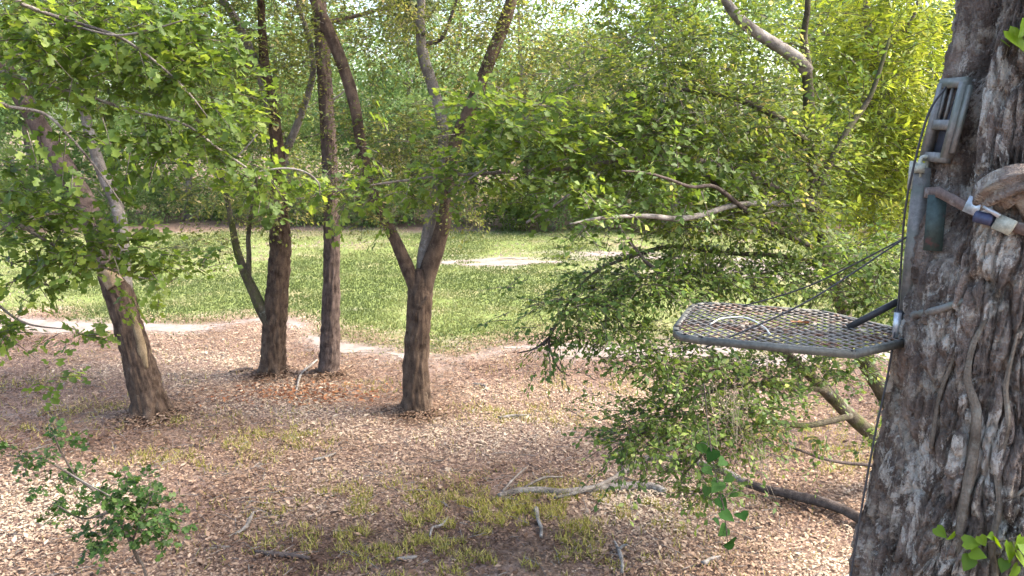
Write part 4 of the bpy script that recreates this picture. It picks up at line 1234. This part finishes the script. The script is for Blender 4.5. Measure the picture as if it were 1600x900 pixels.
# expanded metal grate
poly = np.array(outline)
def clip_line(p, d):
    t0, t1 = -9.0, 9.0
    cen = poly.mean(0)
    for i in range(len(poly)):
        a, b_ = poly[i], poly[(i + 1) % len(poly)]
        e = b_ - a
        nn = np.array((e[1], -e[0]))
        if np.dot(nn, cen - a) > 0: nn = -nn
        den = np.dot(nn, d); num = np.dot(nn, a - p)
        if abs(den) < 1e-9:
            if num < 0: return None
            continue
        tt = num / den
        if den > 0: t1 = min(t1, tt)
        else: t0 = max(t0, tt)
    return (t0, t1) if t1 - t0 > .01 else None
mb = MB()
for sg in (1, -1):
    d = np.array((math.cos(R(50)), sg * math.sin(R(50))))
    nrm2 = np.array((-d[1], d[0]))
    for k in range(-32, 33):
        p = nrm2 * k * .033 + np.array((.4, 0.004))
        tt = clip_line(p, d)
        if tt:
            a, b_ = p + d * tt[0], p + d * tt[1]
            bar(mb, pl(*a, .010 + .0012 * sg), pl(*b_, .010 + .0012 * sg), .0066, .004)
mb.build('grate', M['grate_metal'], ts)

# post along the trunk
ptop = P(1441, 262, C0[1] - .02); pbot = pl(-.01, 0, -.03)
pd = unit(ptop - pbot)
mb = MB()
side = unit(np.cross(pd, AX))
bar(mb, pbot, ptop, .038, .05, AX)
mb.build('post', M['grey_paint'], ts)
mb = MB()
bar(mb, ptop - pd * .07 + AX * .028, ptop + pd * .02 + AX * .028, .03, .02, AX)
bar(mb, ptop + AX * .01 - side * .03, ptop + AX * .01 + side * .03, .03, .03, AX)
mb.build('post_cap', M['pale_handle'], ts)
mb = MB()
g = trunk_px(1462, 345, .008)
bar(mb, trunk_px(1465, 305, .012), trunk_px(1457, 392, .012), .055, .012, (-.5, -.85, 0))
mb.build('mounting_plate', M['green_plate'], ts)
mb = MB()
tube(mb, [pl(.0, -.02, .075), trunk_px(1450, 488, .02), trunk_px(1485, 478, .02), trunk_px(1515, 466, .008)], [.013, .013, .012, .01], 20, 10, rough=.05)
mb.build('stabiliser_arm', M['grey_paint'], ts, True)
mb = MB()
bar(mb, pl(.17, .03, .012), pl(.015, .035, .12), .012, .022)
mb.build('hinge_arm', M['black_cable'], ts)
mb = MB()
tube(mb, [pl(.012, -.04, .085), pl(.012, .04, .085)], [.016, .016], 2, 12)
mb.build('hinge_bolt', M['black_cable'], ts)
mb = MB()
box(mb, pl(.02, -.045, .05), AX * .012, WX * .004, np.array((0, 0, .045)))
mb.build('hinge_tab', M['buckle'], ts)
for sg in (-1, 1):
    mb = MB()
    tp = pbot + (ptop - pbot) * .62 + AX * .025 + side * .0
    ed = pl(.62, sg * .30, -.02)
    mid = (tp + ed) / 2 + (0, 0, -.035)
    tube(mb, [tp, mid, ed], [.003, .003, .003], 20, 6)
    o = mb.build('support_cable', M['black_cable'], ts)
# folded seat
sc_ = [(1467, 128), (1500, 128), (1470, 248), (1437, 240)]
sy_ = C0[1] - .03
SA = P(1492, 130, sy_ - .03); SB = P(1462, 246, sy_ - .03)
sv_ = unit(SB - SA); SLn = np.linalg.norm(SB - SA)
su = unit(np.array((.06, -1.0, 0))); su = unit(su - sv_ * np.dot(su, sv_)); sn = np.cross(su, sv_)
SW = .058
def sp_(a, w, n_=0.0): return SA + sv_ * a + su * w + sn * n_
mb = MB()
for w0 in (-SW, SW):
    bar(mb, sp_(0, w0), sp_(SLn, w0), .024, .03, sn)
for a0 in (0, SLn * .56, SLn):
    bar(mb, sp_(a0, -SW - .009), sp_(a0, SW + .009), .03, .026, sn)
mb.build('seat_frame', M['grey_paint'], ts)
for w0 in np.linspace(-SW * .6, SW * .6, 3):
    mb = MB()
    bar(mb, sp_(.01, w0, -.002), sp_(SLn * .55, w0, -.002), .007, .008, sn)
    mb.build('seat_rod', M['grey_paint'], ts)
mb = MB()
box(mb, sp_(SLn * .5, 0, .020), sv_ * SLn * .48, su * SW * .9, sn * .004)
mb.build('seat_sling', M['seat_fabric'], ts)
mb = MB()
bar(mb, sp_(.01, SW + .024, 0), sp_(SLn * .93, SW + .024, 0), .022, .012, sn)
mb.build('seat_side_plate', M['grey_paint'], ts)
for w0 in (-.03, .03):
    mb = MB()
    tube(mb, [sp_(SLn, w0), ptop + (w0 * .4, -.01, .03), ptop + (w0 * .3, -.01, -.03)], [.007, .007, .007], 8, 8)
    mb.build('seat_bracket', M['pale_handle'], ts)
# rope hanging beside the post
rp = [P(1478, 136, 2.62), P(1452, 175, 2.62), P(1430, 250, 2.62), P(1413, 340, 2.64), P(1404, 470, 2.66), P(1389, 575, 2.62), P(1367, 680, 2.58), P(1347, 790, 2.55), P(1331, 890, 2.53), P(1322, 980, 2.5), np.array((P(1322, 980, 2.5)[0], 2.5, 0.02))]
mb = MB()
tube(mb, rp, [.0036] * 11, 90, 8, rough=.15, freq=20)
tag(mb.build('rope', M['black_cable'], None, True, origin=rp[-1]), 'dark thin rope hanging past the stand down to the ground', 'rope')
mb = MB()
cp = [pl(.63, -.13, .02), pl(.60, -.02, .02), pl(.52, .02, .02), pl(.45, -.10, .021), pl(.42, -.2, .02)]
tube(mb, cp, [.003] * 5, 30, 6)
tag(mb.build('cord', M['white_cord'], None, True, origin=cp[0]), 'short piece of pale cord lying on the stand platform', 'cord')
# leaves caught on the grate
mb = MB()
m = 45
aa, ww_ = rng.uniform(.08, .7, m), rng.uniform(-.22, .22, m)
ok = np.abs(ww_) < .07 + aa * .9
pp = np.array([pl(a, w, .018) for a, w in zip(aa[ok], ww_[ok])])
th = rng.uniform(0, 6.28, len(pp))
leaves(mb, pp, np.stack([np.cos(th), np.sin(th), np.zeros(len(pp))], -1), np.array((0, 0, 1.0)) + rng.normal(0, .2, (len(pp), 3)), .032 * rng.uniform(.6, 1.3, len(pp)), 'curl')
tag(mb.build('leaf_litter', M['litter']), 'small dry leaves caught on the mesh of the stand platform', 'leaf litter', kind='stuff')
mb = MB()
pp = np.array([pl(.36, .0, .022)])
leaves(mb, pp, np.array([(1, .3, 0)]), np.array([(0.1, .2, 1.0)]), .075, 'lobed')
tag(mb.build('dead_leaf', M['litter_rust'], None, origin=pp[0]), 'curled red brown dead leaf on the middle of the platform', 'leaf')

# ratchet strap round the trunk
st = thing('ratchet_strap', trunk_px(1540, 330, .0), 'brown ratchet strap with silver buckle holding the stand to the trunk', 'strap')
mb = MB()
sp0 = [trunk_px(1468, 300, .016), trunk_px(1490, 312, .018), trunk_px(1515, 325, .02), trunk_px(1545, 338, .022), trunk_px(1580, 352, .022), trunk_px(1620, 365, .02)]
sc2 = spline(sp0, 30)
# carry the band on round the back of the trunk
e0 = sc2[-1]; c_, r_ = trunk_c(e0[2])
a0 = math.atan2(e0[1] - c_[1], e0[0] - c_[0]); s0 = sc2[0]; a1 = math.atan2(s0[1] - c_[1], s0[0] - c_[0])
if a1 < a0: a1 += 2 * math.pi
back = np.array([on_trunk(a, e0[2] + (s0[2] - e0[2]) * f_, .02) for f_, a in zip(np.linspace(.05, .95, 40), np.linspace(a0, a1, 42)[1:-1])])
ring = np.vstack([sc2, back, sc2[:1]])
V, F = [], []
for k in range(len(ring)):
    c_, r_ = trunk_c(ring[k][2])
    o_ = unit(np.array((ring[k][0] - c_[0], ring[k][1] - c_[1], 0)))
    for dz, do in ((-.017, .0), (.017, .0), (.017, .006), (-.017, .006)):
        V.append(ring[k] + (0, 0, dz) + o_ * do)
for k in range(len(ring) - 1):
    for j in range(4):
        F.append((k * 4 + j, k * 4 + (j + 1) % 4, k * 4 + 4 + (j + 1) % 4, k * 4 + 4 + j))
mb.add(V, F)
mb.build('webbing', M['strap_web'], st)
bo = unit(np.array((-.55, -.83, 0)))
def sb(px, py, out): return trunk_px(px, py, out)
mb = MB()
bar(mb, sb(1512, 318, .035), sb(1548, 332, .038), .05, .022, bo)
mb.build('buckle_plate', M['buckle'], st)
mb = MB()
tube(mb, [sb(1524, 338, .05) + (0, 0, .0), sb(1552, 345, .05)], [.018, .018], 6, 14)
mb.build('ratchet_spool', M['buckle_dark'], st, True)
hd = MB()
bar(hd, sb(1556, 345, .05), sb(1583, 357, .055), .045, .018, bo)
hd.build('ratchet_handle', M['pale_handle'], st)
mb = MB()
bar(mb, sb(1538, 322, .06), sb(1562, 338, .06), .012, .014, bo)
mb.build('release_lever', M['buckle'], st)

# ------------------------------------------------------------------ fallen branches and sticks
def fallen(path, w, label, mat='dead_wood', name='fallen_branch', lift=None, kids=(), cat='branch', n=40):
    pts = [G(a, b_) for a, b_ in path]
    for k, p in enumerate(pts):
        p[2] = float(gz(p[0], p[1])) + .03 + (lift[k] if lift else 0)
    rad = [w_ / 2 * mpp(a, b_, p[1]) for w_, (a, b_), p in zip(np.interp(np.linspace(0, 1, len(path)), np.linspace(0, 1, len(w)), w), path, pts)]
    t = thing(name, pts[0], label, cat)
    mb = MB(); tube(mb, pts, rad, n, 10, rough=.2, knob=.12)
    mb.build('branch', M[mat], t, True)
    for kp, kw, kl in kids:
        q = [G(a, b_) for a, b_ in kp]
        for k, p in enumerate(q): p[2] = float(gz(p[0], p[1])) + .03 + kl[k]
        mb = MB(); tube(mb, q, [kw * .5 * .0065] * (len(q) - 1) + [kw * .2 * .0065], 14, 7, rough=.15)
        mb.build('twig', M[mat], t, True)
    return t
fallen([(778, 782), (810, 776), (850, 776), (880, 780), (920, 774), (960, 770), (1010, 768), (1040, 776)], [8, 13, 14, 13, 14, 15, 17, 12], 'longest fallen dead branch lying grey on the dry leaves', 'pale_bark', kids=[
    ([(785, 776), (800, 762), (822, 745)], 4, (0, .03, .06)), ([(820, 772), (850, 762), (880, 758)], 4, (.02, .05, .03))])
lp = [(866, 788), (905, 781), (950, 768), (985, 750), (1010, 738), (1050, 739), (1090, 743), (1130, 752), (1165, 768), (1195, 778), (1225, 785), (1260, 793), (1300, 804), (1340, 822), (1372, 838)]
lw = [5, 6, 7, 8, 9, 10, 11, 12, 12, 13, 14, 15, 16, 16, 15]
ll = [0, .02, .05, .08, .1, .1, .09, .07, .06, .06, .06, .06, .06, .05, .04]
lpts = [G(*q_) for q_ in lp]
for p_, l_ in zip(lpts, ll): p_[2] = float(gz(p_[0], p_[1])) + .035 + l_
lrad = [w_ / 2 * mpp(*q_, p_[1]) for w_, q_, p_ in zip(lw, lp, lpts)]
fl = thing('fallen_limb', lpts[0], 'long slim fallen limb, pale at the tip and dark rotting beside the big trunk', 'branch')
mb = MB(); tube(mb, lpts[:9], lrad[:9], 50, 10, rough=.2, knob=.1); tag(mb.build('limb', M['pale_bark'], fl, True), 'pale bare outer end')
mb = MB(); tube(mb, lpts[8:], lrad[8:], 40, 12, rough=.25, knob=.15); tag(mb.build('limb', M['dark_wood'], fl, True), 'dark rotting thick end')
fallen([(400, 868), (430, 873), (460, 876), (485, 880)], [6, 9, 8, 5], 'short dark stick near the bottom edge, nearest the sapling', 'dark_wood', 'stick', cat='stick', n=16)
fallen([(368, 842), (384, 830), (392, 815), (397, 806)], [3, 6, 6, 3], 'small pale crooked stick beside the sapling', name='stick', cat='stick', n=16)
fallen([(838, 802), (841, 820), (846, 835), (845, 850)], [8, 6, 6, 5], 'white stick pointing at the longest fallen branch', name='stick', cat='stick', n=16)
fallen([(960, 855), (968, 872), (972, 890), (972, 905)], [4, 7, 6, 6], 'pale forked stick by the bottom edge, in front of the fallen branches', name='stick', cat='stick', n=16, kids=[([(968, 868), (974, 866), (980, 868)], 4, (.01, .03, .05))])
fallen([(1098, 890), (1112, 882), (1125, 878)], [8, 7, 3], 'short whitish stick below the dangling vine', name='stick', cat='stick', n=12)
fallen([(672, 845), (676, 832), (690, 828), (700, 815)], [3, 5, 5, 2], 'thin twisted twig among the grass tufts in mid foreground', name='stick', cat='stick', n=14)
fallen([(740, 600), (757, 604), (760, 612)], [3, 4, 3], 'little pale twig right of the forked oak', name='stick', cat='stick', n=10)
fallen([(462, 620), (470, 590), (486, 577), (496, 570)], [3, 4, 4, 3], 'pale bent twig on the ground just left of the pine', name='stick', cat='stick', n=14, lift=[0, .02, .05, .08])
fallen([(360, 583), (378, 578), (395, 577)], [5, 7, 6], 'brown stick lying against the foot of the second oak', 'dark_wood', 'stick', cat='stick', n=12)
fallen([(490, 722), (508, 718), (525, 712)], [4, 5, 3], 'pale short stick in the open litter left of centre', name='stick', cat='stick', n=12)
fallen([(780, 655), (800, 652), (830, 650)], [4, 5, 3], 'grey stick in the litter right of the forked oak', name='stick', cat='stick', n=12)
fallen([(620, 882), (640, 880), (652, 878)], [6, 7, 4], 'pale chip of wood at the bottom edge in mid picture', name='stick', cat='stick', n=10)
